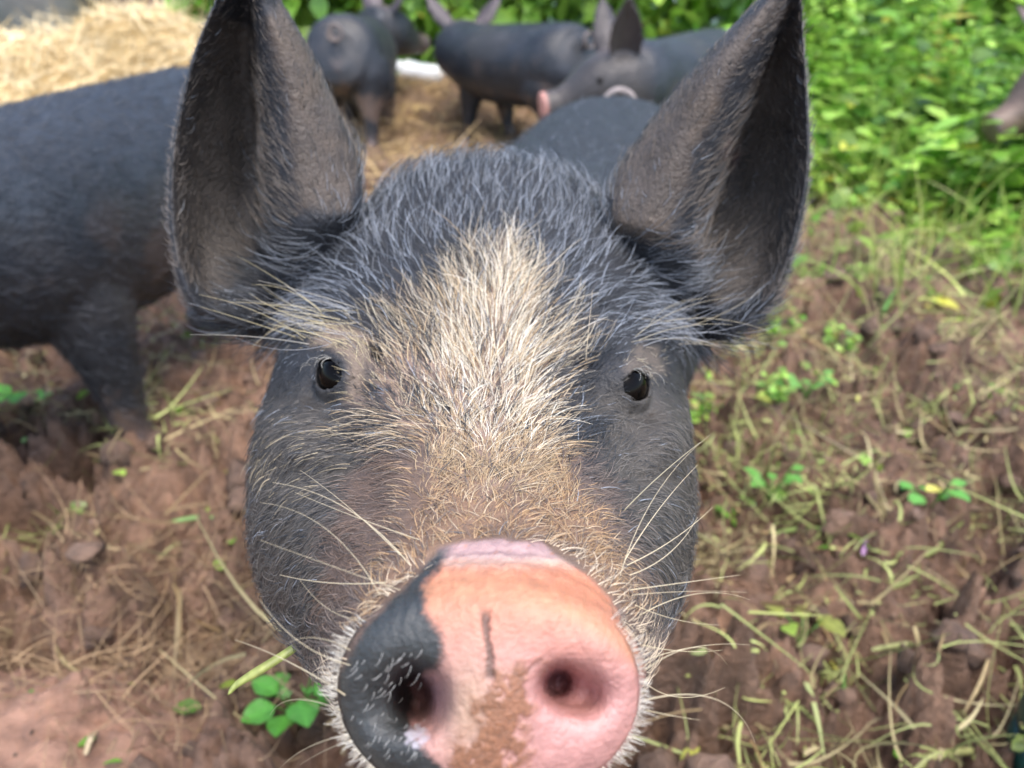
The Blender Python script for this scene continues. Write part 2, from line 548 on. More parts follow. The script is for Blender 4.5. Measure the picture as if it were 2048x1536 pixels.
def add_eyes(info, at, parent):
    for s in (1, -1):
        c = np.asarray(at) + info['d'] * .08 + info['side'] * s * .0655 + info['up'] * .034
        bm = bmesh.new(); bmesh.ops.create_uvsphere(bm, u_segments=16, v_segments=10, radius=.0075)
        me = bpy.data.meshes.new('eye'); bm.to_mesh(me); bm.free()
        me.polygons.foreach_set('use_smooth', np.ones(len(me.polygons), bool)); me.materials.append(M_EYE)
        o = obj('eye', me, parent); o.location = c

def build_pig(label, loc, yaw, head=None, front=((0, 0), (0, 0)), hind=((0, 0), (0, 0)), scale=1.0, voxel=.006, fat=1.0, tint=None, fur=4000, fur_len=.014, face=None, pink_ears=.5, group='black piglets standing behind', seed=1):
    parts = pig_body(front, hind, fat, tail=False)
    hi = None
    if head is not None:
        hp, hi = pig_head(**head); parts += hp
    V, F = remesh(*join(parts), voxel, 6)
    n = fbm(V * 9 + seed * 7.7, 4)
    c = np.array([.023, .026, .032]) * np.ones((len(V), 1)) * (1 + .3 * n[:, None])
    dust = sstep(.05, .6, fbm(V * 5 + seed * 3.3, 4))[:, None]
    c = c * (1 - .5 * dust) + np.array([.055, .048, .044]) * .5 * dust
    low = sstep(.09, .02, V[:, 2])[:, None]
    c = c * (1 - .7 * low) + np.array([.11, .07, .055]) * .7 * low
    mud = (sstep(.1, .45, fbm(V * 13 + seed * 5.1, 4)) * sstep(.36, .12, V[:, 2]))[:, None] * .75
    c = c * (1 - mud) + np.array([.15, .10, .075]) * mud
    if hi is not None:
        q = V - hi['tip']
        along = q @ hi['d']
        r = np.linalg.norm(q - along[:, None] * hi['d'], axis=1)
        sn = (sstep(-.018, -.009, along) * sstep(.06, .05, r))[:, None]
        pk = np.array(tint if tint else (.09, .07, .065))
        c = c * (1 - sn) + pk * sn
        br = (sstep(-.13, -.02, along) * sstep(.06, .045, r) * (1 - sn[:, 0]) * .6)[:, None]
        c = c * (1 - br) + np.array([.14, .1, .08]) * br
        if face:
            fm = sstep(-.26, -.2, along)[:, None] * (1 - sn) * .8
            c = c * (1 - fm) + np.array(face) * (1 + .4 * n[:, None]) * fm
        eup = q @ hi['up']
        er = (sstep(.075, .1, eup) * sstep(-.27, -.25, along) * sstep(-.1, -.15, along))[:, None] * (V[:, 2:3] > head.get('at', (.33, 0, .31))[2] + .075)
        c = c * (1 - pink_ears * er) + np.array([.15, .105, .105]) * pink_ears * er
    root = empty('pig', loc, label=label, category='pig', group=group)
    root.rotation_euler = (0, 0, yaw); root.scale = (scale,) * 3
    body = obj('body', mesh_from('body', V, F, np.clip(c, .006, .9), mat=M_HIDE), root)
    tv, tf = tail_mesh(np.array([-.305, .004, .335]), .021, .0055, 1.25)
    obj('tail', mesh_from('tail', tv, tf, np.array([.17, .135, .12]) * (.8 + .4 * rng.random((len(tv), 1))), mat=M_HIDE), root)
    if hi is not None:
        add_eyes(hi, head.get('at', (.33, 0, .31)), root)
    if fur:
        N = vnormals(V, F)
        p, f, u, v = sample_surface(V, F, fur, np.ones(len(F)))
        nn = N[F[f, 0]]
        flow = np.array([-1, 0, -.45]) + .22 * rng.normal(size=(fur, 3))
        T = nrm(flow - nn * (flow * nn).sum(1)[:, None])
        L = fur_len * (.5 + .8 * rng.random(fur))
        pts = strands(p - nn * .0005, nn, T, L, .25 + .3 * rng.random(fur), .25 * rng.normal(size=fur), 5)
        cc = c[F[f, 0]] * .9 + np.array([.045, .047, .053]) * rng.random((fur, 1)) ** 2 * 2
        rad = np.linspace(.00028, .00006, 5)[None] * np.ones((fur, 1))
        make_hair('fur', pts, rad, cc, root, M_HAIR, kind='stuff')
    return root

# ------------------------------------------------------------------ the inquisitive pig: head measured from the photograph, real depth in metres
EYES = [dict(px=694, py=752, d=.2690, g=(-.62, .12, -.77)), dict(px=1238, py=774, d=.2690, g=(.66, .08, -.75))]
EYE_R = .0098
RIGHT = np.array([1., 0, 0]); UPV = np.array([0, SP, CP]); FWD = np.array([0, CP, -SP])

def cam_vec(g):
    return nrm(g[0] * RIGHT + g[1] * UPV + g[2] * FWD)

def head_ring(row, n=168):
    d, cx, top, mid, bot, wl, wr, nu, nd = row
    th = np.linspace(0, 2 * math.pi, n, endpoint=False)
    c, s = np.cos(th), np.sin(th)
    e = np.where(s > 0, nu, nd)
    cc = np.sign(c) * np.abs(c) ** (2 / e); ss = np.sign(s) * np.abs(s) ** (2 / e)
    px = cx + np.where(cc > 0, wr, wl) * cc
    py = mid - np.where(ss > 0, mid - top, bot - mid) * ss
    return px, py, np.full(n, d)

HEAD = [
    (.163, 977, 1144, 1375, 1610, 302, 304, 2.1, 2.2),
    (.1665, 977, 1124, 1362, 1600, 295, 297, 2.25, 2.2),
    (.1703, 977, 1123, 1348, 1595, 288, 290, 2.25, 2.2),
    (.1745, 977, 1084, 1328, 1590, 298, 298, 2.25, 2.2),
    (.182, 975, 1053, 1295, 1575, 318, 318, 2.2, 2.2),
    (.198, 970, 985, 1235, 1540, 344, 342, 2.15, 2.2),
    (.225, 960, 890, 1150, 1460, 392, 388, 2.15, 2.2),
    (.255, 950, 775, 1070, 1400, 440, 432, 2.25, 2.3),
    (.285, 945, 622, 1010, 1360, 450, 446, 2.45, 2.3),
    (.312, 950, 505, 950, 1330, 428, 434, 2.5, 2.3),
    (.342, 960, 402, 870, 1290, 405, 415, 2.4, 2.2),
    (.378, 972, 318, 800, 1240, 385, 392, 2.2, 2.1),
    (.42, 985, 332, 760, 1150, 340, 350, 2.1, 2.0),
]

def disc_rings():
    """the snout disc, from its centre out to the rim"""
    out = []
    n = 168
    for rho in np.concatenate([np.linspace(.004, .96, 62), np.linspace(.966, 1, 10)]):
        px, py, d = head_ring((.1535, 977, 1148, 1380, 1612, 306, 308, 2.08, 2.2), n)
        px = 977 + (px - 977) * rho; py = 1375 + (py - 1375) * rho
        v = (1375 - py) / 232.0                       # up the disc
        d = .1515 + .0075 * rho ** 10 + .0048 * np.clip(v, 0, 2) ** 3 + .0012 * np.clip(-v, 0, 2)
        # cushion between the nostrils and a shallow dish on each side
        d = d - .0022 * np.exp(-((px - 985) / 75) ** 2 - ((py - 1400) / 150) ** 2)
        d = d + .0035 * np.exp(-((px - 1185) / 70) ** 2 - ((py - 1405) / 60) ** 2)
        d = d + .0035 * np.exp(-((px - 765) / 70) ** 2 - ((py - 1420) / 70) ** 2)
        # nostril pits
        def pit(x0, y0, a, b, ang):
            c, s = math.cos(ang), math.sin(ang)
            X = (px - x0) * c + (py - y0) * s; Y = -(px - x0) * s + (py - y0) * c
            return np.exp(-(((X / a) ** 2 + (Y / b) ** 2) ** 2.2))
        d = d + .017 * pit(1113, 1362, 30, 37, .6) + .009 * pit(1145, 1380, 58, 42, .25) + .026 * pit(826, 1390, 37, 54, -.15) + .009 * pit(856, 1402, 44, 62, 0)
        d = d + .004 * pit(1150, 1378, 70, 48, .2) + .004 * pit(812, 1400, 70, 72, -.1)
        # the vertical crease under the rim
        d = d + .0007 * np.exp(-((px - 975) / 9) ** 2) * sstep(1190, 1240, py) * sstep(1380, 1330, py)
        out.append(P(px, py, d))
    return out

def build_head():
    rows = table(HEAD, 110)
    rings = disc_rings() + [P(*head_ring(r)) for r in rows]
    R = np.array(rings)
    V = R.reshape(-1, 3)
    px, py, d = proj(V)
    face = d > .185
    def g(x, y, sx, sy):
        return np.exp(-((px - x) / sx) ** 2 - ((py - y) / sy) ** 2)
    C = V - np.array([0, 0, CAM_H]); ray = nrm(C)
    off = np.zeros(len(V))
    off += -.006 * g(620, 655, 75, 38) - .007 * g(1320, 665, 70, 40)          # brows
    off += -.009 * g(590, 880, 60, 55) - .012 * g(1338, 880, 45, 55) + .006 * g(560, 800, 40, 30) + .007 * g(1350, 790, 40, 30) + .005 * g(660, 950, 80, 22) + .006 * g(1285, 965, 60, 22) - .006 * g(700, 1060, 60, 50)          # cheek bones
    off += .006 * g(735, 960, 60, 70) + .005 * g(1210, 985, 60, 70)           # hollows before the cheeks
    off += .004 * g(1000, 690, 60, 120)                                       # dished forehead
    off += .0035 * g(835, 970, 22, 90) + .003 * g(1140, 985, 22, 80) - .003 * g(790, 1000, 22, 70)                                        # fold beside the bridge
    V = V + ray * (off * face)[:, None]
    for e in EYES:                                                            # sockets
        c = P(e['px'], e['py'], e['d'] + .004); gz = cam_vec(e['g'])
        q = V - c
        al = q @ gz
        r = np.linalg.norm(q - al[:, None] * gz, axis=1)
        k = sstep(.0132, .0085, r) * (np.abs(al) < .04)
        V = V - gz * (k * np.clip(al + .014, 0, .05))[:, None]
    R = V.reshape(R.shape)
    return loft(R)

def lid_shell(e):
    """eyelids: a thick cap over the eyeball with an almond opening"""
    c = P(e['px'], e['py'], e['d'] + .003); gz = cam_vec(e['g'])
    s = 1 if e['g'][0] > 0 else -1
    lat = nrm(np.cross(UPV, gz)) * 1.0                    # sideways
    if lat @ RIGHT < 0: lat = -lat
    up = nrm(np.cross(gz, lat)); up = up if up @ UPV > 0 else -up
    th = np.linspace(0, 2 * math.pi, 56, endpoint=False)
    rings = []
    op_h = .62; op_u = .37; op_d = .44                      # half opening angles: sideways, up, down
    ca, sa = np.cos(th), np.sin(th)
    open_ang = 1 / np.sqrt((ca / op_h) ** 2 + (sa / np.where(sa > 0, op_u, op_d)) ** 2)
    def ring(f, r):
        a = open_ang + f * (1.75 - open_ang)
        return c + r * (np.cos(a)[:, None] * gz + np.sin(a)[:, None] * (ca[:, None] * lat + sa[:, None] * up))
    for f in np.linspace(1, 0, 10): rings.append(ring(f, EYE_R * 1.04))
    for f in np.linspace(0, 1, 14): rings.append(ring(f + .02, EYE_R * (1.15 + .20 * f + .035 * math.sin(f * 9))))
    rings.append(rings[0])
    R = np.array(rings)
    return loft(R, cap=False)

EAR_L = [  # control curves from the base to the tip: pixel, pixel, depth
    [(480, 650, .335), (385, 600, .330), (347, 460, .325), (349, 300, .319), (384, 130, .312), (433, 0, .305), (500, -150, .298)],     # outer edge
    [(500, 640, 0.343), (420, 590, 0.348), (385, 450, 0.350), (385, 300, 0.343), (408, 140, 0.330), (450, 0, 0.317), (501, -150, 0.300)],
    [(530, 600, 0.348), (465, 540, 0.359), (445, 430, 0.367), (440, 300, 0.359), (445, 140, 0.342), (472, 0, 0.322), (502, -150, 0.301)],     # cup
    [(555, 540, 0.358), (520, 490, 0.370), (518, 400, 0.378), (512, 280, 0.370), (498, 140, 0.350), (498, 0, 0.327), (503, -150, 0.301)],     # crease
    [(570, 470, 0.335), (545, 420, 0.339), (530, 340, 0.338), (526, 250, 0.335), (522, 150, 0.327), (512, 20, 0.315), (504, -150, 0.300)],    # hairy ridge
    [(615, 450, 0.327), (588, 370, 0.325), (579, 270, 0.321), (565, 160, 0.315), (538, 50, 0.308), (522, 0, 0.307), (505, -150, 0.299)],      # front line
    [(665, 440, 0.329), (650, 350, 0.328), (625, 250, 0.324), (600, 150, 0.318), (560, 50, 0.311), (540, 0, 0.309), (506, -150, 0.299)],
    [(725, 420, .345), (716, 318, .350), (676, 220, .346), (632, 125, .336), (590, 45, .324), (560, -5, .317), (507, -150, .300)],     # inner silhouette
    [(700, 480, 0.400), (668, 370, 0.397), (628, 270, 0.387), (590, 160, 0.370), (555, 50, 0.348), (535, 0, 0.333), (506, -150, 0.302)],      # back
    [(590, 620, 0.401), (520, 520, 0.402), (490, 410, 0.400), (480, 290, 0.390), (475, 140, 0.368), (485, 0, 0.339), (503, -150, 0.303)],
    [(490, 660, 0.358), (392, 604, 0.356), (356, 455, 0.354), (358, 300, 0.347), (392, 130, 0.335), (438, 0, 0.320), (501, -150, 0.302)],
]
EAR_R = [
    [(1465, 665, .335), (1545, 590, .330), (1592, 460, .325), (1614, 330, .319), (1613, 190, .312), (1606, 60, .305), (1603, -75, .298)],
    [(1450, 655, 0.343), (1515, 570, 0.348), (1560, 450, 0.350), (1585, 325, 0.343), (1593, 190, 0.330), (1595, 60, 0.317), (1602, -75, 0.300)],
    [(1430, 610, 0.348), (1470, 530, 0.359), (1510, 430, 0.367), (1540, 315, 0.359), (1562, 190, 0.342), (1580, 60, 0.322), (1601, -75, 0.301)],
    [(1402, 560, 0.358), (1418, 480, 0.370), (1440, 400, 0.378), (1472, 300, 0.370), (1515, 190, 0.350), (1562, 60, 0.327), (1600, -75, 0.301)],
    [(1380, 510, 0.335), (1394, 450, 0.339), (1425, 370, 0.338), (1458, 285, 0.335), (1502, 185, 0.327), (1552, 60, 0.315), (1599, -75, 0.300)],
    [(1335, 460, 0.327), (1362, 395, 0.325), (1386, 310, 0.321), (1425, 220, 0.315), (1480, 120, 0.308), (1542, 20, 0.304), (1598, -75, 0.299)],
    [(1275, 450, 0.329), (1295, 375, 0.328), (1330, 290, 0.324), (1385, 190, 0.317), (1445, 100, 0.310), (1530, 5, 0.305), (1597, -75, 0.299)],
    [(1212, 450, .345), (1228, 355, .350), (1290, 258, .346), (1372, 152, .336), (1450, 68, .324), (1524, -8, .314), (1596, -75, .300)],
    [(1250, 520, 0.400), (1280, 400, 0.397), (1330, 310, 0.387), (1400, 200, 0.370), (1470, 100, 0.348), (1535, 10, 0.328), (1598, -75, 0.302)],
    [(1380, 620, 0.401), (1420, 530, 0.402), (1465, 430, 0.400), (1510, 315, 0.390), (1550, 190, 0.368), (1575, 60, 0.339), (1600, -75, 0.303)],
    [(1458, 665, 0.358), (1536, 590, 0.356), (1584, 458, 0.354), (1607, 325, 0.347), (1606, 190, 0.335), (1602, 60, 0.320), (1602, -75, 0.302)],
]

def ear_from(curves):
    A = np.array(curves, float)                       # (curves, stations, 3)
    W = P(A[..., 0], A[..., 1], A[..., 2])
    m = 60
    T = np.linspace(0, W.shape[1] - 1, m)
    rings = []
    for t in T:
        rings.append(catp(cat(np.swapaxes(W, 0, 1), [t])[0], 110))
    R = np.array(rings)
    # plug of ear base inside the head
    c = R[0].mean(0)
    inner = R[0] * .6 + c * .4 - UPV * .015 + FWD * .01
    return loft(np.concatenate([inner[None], R]))

def build_hero():
    # torso and legs behind the head, in the same metres
    fwd2 = nrm(np.array([-.142, -.64]))
    yaw = math.atan2(fwd2[1], fwd2[0])
    org = np.array([.068, .715])
    V, F = join(pig_body(front=((.0, 0), (.02, 0)), hind=((0, 0), (-.03, 0)), tail=False))
    V[:, 2] *= .94
    c, s = math.cos(yaw), math.sin(yaw)
    W = np.stack([org[0] + V[:, 0] * c - V[:, 1] * s, org[1] + V[:, 0] * s + V[:, 1] * c, V[:, 2]], -1)
    tb = P(1262, 232, .985)
    t = np.linspace(0, 1, 40); a = -2.2 + t * 6.6
    tp = P(1236, 214, .985) + np.stack([.0205 * np.cos(a + math.pi / 2 + .6), -.01 * t * 2, .0205 * np.sin(a + math.pi / 2 + .6)], -1)
    tp = np.concatenate([[tb + np.array([.0, -.01, -.05])], tp])
    tr = np.interp(np.linspace(0, 1, 41), [0, .1, 1], [.009, .0062, .0035])
    tail = tube(tp, tr, tr, (.1, 1, .1), seg=12, m=90)
    # the head, ears and neck finely; the trunk, legs and tail behind them coarser, tucked a little under the neck
    nk = np.array([(.12, .268, .116, .122), (.17, .272, .112, .12), (.25, .288, .096, .106), (.32, .302, .084, .092), (.36, .31, .07, .075)])
    NV, NF = tube(np.stack([nk[:, 0], 0 * nk[:, 0], nk[:, 1] * .95], -1), nk[:, 2], nk[:, 3] * .95, (0, 0, 1), seg=40, m=30, pw=2.15)
    NW = np.stack([org[0] + NV[:, 0] * c - NV[:, 1] * s, org[1] + NV[:, 0] * s + NV[:, 1] * c, NV[:, 2]], -1)
    fine = remesh(*join([build_head(), ear_from(EAR_L), ear_from(EAR_R), (NW, NF)] + [lid_shell(e) for e in EYES]), .0014, 4)
    rear = remesh(*join([(W, F), tail]), .0035, 4)
    RV = rear[0]; RN = vnormals(RV, rear[1])
    k = sstep(.62, .56, RV[:, 1]) * (RV[:, 2] > .12)
    return join([fine, (RV - RN * (.0035 * k)[:, None], rear[1])])

HV, HF = build_hero()

def subdivide(V, F, mask):
    """split the marked triangles in four (corners stay, midpoints shared)"""
    k = mask[F].all(1)
    A, rest = F[k], F[~k]
    e = np.concatenate([A[:, [0, 1]], A[:, [1, 2]], A[:, [2, 0]]]); e.sort(1)
    ue, inv = np.unique(e, axis=0, return_inverse=True)
    inv = inv.ravel()
    M = (V[ue[:, 0]] + V[ue[:, 1]]) / 2
    n, m = len(A), len(V)
    a, b, c = inv[:n] + m, inv[n:2 * n] + m, inv[2 * n:] + m
    N = np.concatenate([np.stack([A[:, 0], a, c], 1), np.stack([A[:, 1], b, a], 1), np.stack([A[:, 2], c, b], 1), np.stack([a, b, c], 1)])
    return np.concatenate([V, M]), np.concatenate([rest, N])
HV, HF = subdivide(HV, HF, proj(HV)[2] < .195)
HV, HF = subdivide(HV, HF, proj(HV)[2] < .172)
HN = vnormals(HV, HF)

# --- pigment: what colour the pig itself is, by place on its head, plus a painted glint and crease shade
BLAZE = [(1000, 488), (1035, 530), (1062, 565), (1085, 620), (1112, 660), (1130, 720), (1112, 800), (1104, 880), (1095, 950), (1030, 985), (950, 975), (880, 945), (850, 895),
         (770, 880), (700, 850), (745, 790), (760, 720), (750, 645), (800, 620), (860, 605), (915, 585), (955, 530)]
CORE = [(995, 470), (1050, 540), (1070, 640), (1098, 720), (1080, 830), (1065, 900), (920, 900), (880, 830), (880, 700), (905, 600), (955, 530)]
BRIDGE = [(850, 880), (1120, 900), (1150, 990), (1200, 1050), (1245, 1130), (1275, 1230), (1200, 1180), (1090, 1100), (890, 1100), (790, 1180), (720, 1250), (770, 1120), (830, 1040), (845, 960)]
MUZZLE = [(700, 950), (800, 880), (1120, 900), (1230, 970), (1285, 1100), (1320, 1250), (1330, 1560), (620, 1560), (628, 1300), (640, 1150)]
DISC = [(977 + 312 * math.cos(a) * (abs(math.cos(a)) ** -.1 if abs(math.cos(a)) > .05 else 1), 1375 - (238 if math.sin(a) > 0 else 240) * math.sin(a)) for a in np.linspace(0, 2 * math.pi, 60, endpoint=False)]
NAKED = [(850, 1135), (880, 1098), (930, 1084), (1000, 1078), (1080, 1086), (1110, 1106), (1170, 1150), (1220, 1200), (1290, 1330), (1290, 1700), (660, 1700), (665, 1380), (730, 1260), (800, 1185)]
DARKSN = [(848, 1100), (905, 1092), (880, 1130), (845, 1180), (850, 1215), (868, 1248), (888, 1280), (886, 1320), (872, 1345), (850, 1345), (825, 1370), (822, 1430), (830, 1470), (850, 1500), (900, 1545), (930, 1640), (560, 1700), (560, 1150), (760, 1110)]

def pigment(V, N):
    px, py, d = proj(V)
    n = len(V)
    nz = fbm(V * 90, 4); nb = fbm(V * 26 + 4, 4)
    c = np.array([.026, .027, .031]) * (1 + .35 * nb[:, None]) * np.ones((n, 1))
    head = sstep(.40, .36, d)
    def put(col, m, k=1.0):
        nonlocal c
        m = (m * k)[:, None]
        c = c * (1 - m) + np.array(col) * m
    # dusty mud on the ears' front and on the cheeks
    dust = sstep(-.1, .7, fbm(V * 40 + 9, 4))
    front_l = pmask(px, py, [(560, 0), (640, 130), (720, 310), (700, 420), (600, 420), (575, 250), (530, 40)], 14, 10)
    front_r = pmask(px, py, [(1540, 0), (1330, 200), (1225, 350), (1225, 470), (1340, 470), (1390, 310), (1480, 130), (1590, 10)], 14, 10)
    put((.13, .098, .074), np.clip(front_l + front_r, 0, 1) * head * (.55 + .4 * dust))
    put((.075, .058, .05), pmask(px, py, [(480, 880), (640, 830), (760, 900), (700, 1150), (620, 1300), (500, 1250)], 40, 20) * dust * head, .6)
    put((.10, .085, .07), pmask(px, py, [(1180, 800), (1380, 830), (1370, 960), (1200, 950)], 30, 20) * dust * head, .8)
    put((.072, .060, .047), pmask(px, py, [(470, 800), (640, 790), (760, 900), (700, 1150), (640, 1400), (470, 1400)], 60, 20) * head, .75)
    put((.072, .060, .047), pmask(px, py, [(1160, 780), (1420, 780), (1440, 1300), (1290, 1350), (1230, 1000)], 60, 20) * head, .75)
    # inside the ears
    put((.080, .066, .055), np.clip(pmask(px, py, [(345, 300), (420, 20), (510, 60), (525, 250), (530, 480), (430, 620), (350, 520)], 10) + pmask(px, py, [(1440, 400), (1500, 170), (1600, 20), (1614, 330), (1560, 580), (1400, 620), (1400, 480)], 10), 0, 1) * head, .8)
    put((.22, .045, .03), np.exp(-((px - 1462) / 12) ** 2 - ((py - 305) / 22) ** 2) * head, .6)
    put((.125, .088, .072), pmask(px, py, MUZZLE, 30, 22, 1) * head)
    put((.095, .062, .044), pmask(px, py, [(700, 960), (800, 900), (860, 930), (840, 1020), (760, 1150), (640, 1250), (650, 1120)], 24, 20, 2) * head, .6)
    put((.20, .12, .075), pmask(px, py, BRIDGE, 34, 28, 3) * head)
    put((.27, .185, .14), pmask(px, py, BLAZE, 44, 34, 4) * head, .85)
    put((.19, .14, .105), pmask(px, py, [(620, 690), (650, 645), (730, 660), (735, 780), (700, 800), (695, 720), (660, 690)], 14, 10, 5) * head)
    put((.10, .08, .065), pmask(px, py, [(1240, 735), (1280, 690), (1320, 690), (1330, 745), (1250, 745)], 12, 8, 5) * head)
    # bare skin of the snout
    nk = pmask(px, py, NAKED, 7, 6, 6) * sstep(.20, .186, d)
    pink = np.array([.49, .245, .215]) * np.ones((n, 1))
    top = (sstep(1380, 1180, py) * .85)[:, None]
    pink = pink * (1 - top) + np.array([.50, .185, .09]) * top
    cream = (np.exp(-((px - 935) / 75) ** 2 - ((py - 1420) / 120) ** 2) * .9)[:, None]
    pink = pink * (1 - cream) + np.array([.48, .31, .21]) * cream
    rim = (np.exp(-((py - 1168 - ((px - 960) / 300) ** 2 * 130) / 26) ** 2) * .6)[:, None]
    pink = pink * (1 - rim) + np.array([.54, .26, .14]) * rim
    lilac = (sstep(1128, 1112, py) * .8)[:, None]
    pink = pink * (1 - lilac) + np.array([.34, .245, .25]) * lilac
    band = (np.exp(-((py - 1124) / 12) ** 2) * .55 * (1 + .5 * fbm(np.stack([px / 22, py / 9, np.full(n, 6.)], -1), 3)))[:, None].clip(0, .9)
    pink = pink * (1 - band) + np.array([.50, .37, .30]) * band
    crease_shade = (np.exp(-((py - 1107 - ((px - 985) / 120) ** 2 * 9) / 3.2) ** 2) * .6 * sstep(130, 100, np.abs(px - 985)))[:, None]  # shade in the crease above the disc, painted as a dark line
    pink = pink * (1 - crease_shade) + np.array([.16, .09, .09]) * crease_shade
    # brown mud smeared down the middle and flecks
    fine_n = fbm(np.stack([px / 11, py / 11, np.full(n, 3.)], -1), 3)
    def smear(x, y, sx, sy, k, sd):
        return np.clip(np.exp(-((px - x) / sx) ** 2 - ((py - y) / sy) ** 2) * (1.0 + 1.3 * fbm(np.stack([px / 30, py / 34, np.full(n, sd)], -1), 5)) * k, 0, 1)
    st = smear(1010, 1395, 60, 60, 1.1, 1.) + smear(990, 1500, 75, 60, 1.2, 2.) + smear(1010, 1440, 30, 60, .8, 12.) + smear(1075, 1335, 60, 22, .5, 3.) + smear(1240, 1310, 80, 30, .35, 4.) + smear(945, 1530, 60, 30, .8, 5.)
    st = sstep(.22, 1.15, st)[:, None] * .88
    pink = pink * (1 - st) + np.array([.24, .105, .05]) * (1 + .4 * fine_n[:, None]) * st
    fl = sstep(.60, .80, fbm(np.stack([px / 9, py / 11, np.full(n, 8.)], -1), 2))[:, None] * .55 * sstep(1420, 1200, py)[:, None]
    pink = pink * (1 - fl) + np.array([.42, .15, .07]) * fl
    sp = sstep(.35, .75, fbm(np.stack([px / 5.5, py / 6.5, np.full(n, 18.)], -1), 2)) * sstep(-.3, .5, fbm(np.stack([px / 70, py / 70, np.full(n, 19.)], -1), 2))
    pink = pink * (1 - .35 * sp[:, None]) + np.array([.30, .12, .07]) * .35 * sp[:, None]
    mk = np.exp(-(((px - 975 - 5 * np.sin(py / 34) - 4 * fine_n) / (8.5 + 2 * np.sin(py / 21))) ** 4)) * np.clip(1.1 + .4 * fine_n, 0, 1) * sstep(1210, 1235, py) * sstep(1368, 1350, py) + .6 * np.exp(-(((px - 1068) * .8 + (py - 1332)) / 7) ** 2 - ((px - 1068) / 26) ** 2)
    mk = np.clip(mk, 0, 1)[:, None] * .88
    pink = pink * (1 - mk) + np.array([.10, .055, .04]) * mk
    hole = np.exp(-((px - 1118) / 34) ** 2 - ((py - 1365) / 36) ** 2)[:, None] * .75
    pink = pink * (1 - hole) + np.array([.30, .115, .12]) * hole
    pu = (np.exp(-((px - 868) / 38) ** 2 - ((py - 1395) / 60) ** 2) * .6)[:, None]
    pink = pink * (1 - pu) + np.array([.26, .13, .16]) * pu
    fine_n = fbm(np.stack([px / 11, py / 11, np.full(n, 3.)], -1), 3)
    dk = pmask(px + 5 * fine_n, py, DARKSN, 13, 9, 9)[:, None]
    pink = pink * (1 - dk) + np.array([.034, .036, .035]) * (1 + .3 * nz[:, None]) * dk
    wet_and_glint = sstep(.35, .8, np.exp(-((px - 832) / 30) ** 2 - ((py - 1472) / 26) ** 2) * (1 + .8 * fbm(np.stack([px / 16, py / 16, np.full(n, 44.)], -1), 3)))[:, None] * .8  # pale mucus smear by the nostril, its wet glint painted into the colour
    pink = pink * (1 - wet_and_glint) + np.array([.46, .42, .46]) * wet_and_glint
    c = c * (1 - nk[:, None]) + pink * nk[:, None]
    wr = fbm(np.stack([px / 16, py / 60, np.full(n, 2.)], -1), 3) * sstep(1330, 1180, py) + fbm(np.stack([px / 26, py / 14, np.full(n, 5.)], -1), 3) * sstep(1180, 1120, py) * 1.6
    relief = nk * (.00050 * st[:, 0] + .00022 * wr + .00010 * fine_n - .0007 * mk[:, 0] + .00012 * sp)
    return np.clip(c, .004, .9), nk, relief

HC = np.array([.026, .027, .031]) * np.ones((len(HV), 1)); HNK = np.zeros(len(HV))
near = proj(HV)[2] < .45
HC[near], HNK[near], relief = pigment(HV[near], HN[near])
HV[near] += HN[near] * relief[:, None]
tl = sstep(.04, .024, np.linalg.norm(HV - P(1236, 214, .985), axis=1))[:, None] * (HV[:, 1:2] > .97)
HC = HC * (1 - tl) + np.array([.30, .25, .23]) * tl
hero = empty('pig', (float(HV[:, 0].mean()), .45, 0), label='black pig with cream blaze and pink and black snout pushed up to the viewer', category='pig', group='pigs in the muddy pen')
off = np.array(hero.location)
me = mesh_from('body', HV - off, HF, HC, mat=M_SKIN)
me.materials.append(M_SNOUT)
pol = np.zeros(len(me.polygons), np.int32)
if len(me.polygons) == len(HF):
    pol[:] = (HNK[HF].mean(1) > .5)
    me.polygons.foreach_set('material_index', pol)
hero_body = obj('body', me, hero)

for e in EYES:
    bm = bmesh.new(); bmesh.ops.create_uvsphere(bm, u_segments=40, v_segments=24, radius=EYE_R)
    m2 = bpy.data.meshes.new('eye'); bm.to_mesh(m2); bm.free()
    m2.polygons.foreach_set('use_smooth', np.ones(len(m2.polygons), bool)); m2.materials.append(M_EYE)
    o = obj('eye', m2, hero)
    o.location = P(e['px'], e['py'], e['d'] + .003) - off

_hp = proj(HV)
_k = _hp[2] < .42
_mx, _my = ((_hp[0][_k] + 400) / 6).astype(int), ((_hp[1][_k] + 400) / 6).astype(int)
_DM = np.full((480, 420), 9.0)
_ok = (_mx >= 0) & (_mx < 480) & (_my >= 0) & (_my < 420)
np.minimum.at(_DM, (_mx[_ok], _my[_ok]), _hp[2][_k][_ok])
def surf(px, py):
    """depth of the head's surface at a pixel"""
    i, j = int((px + 400) / 6), int((py + 400) / 6)
    return float(_DM[max(i - 1, 0):i + 2, max(j - 1, 0):j + 2].min())

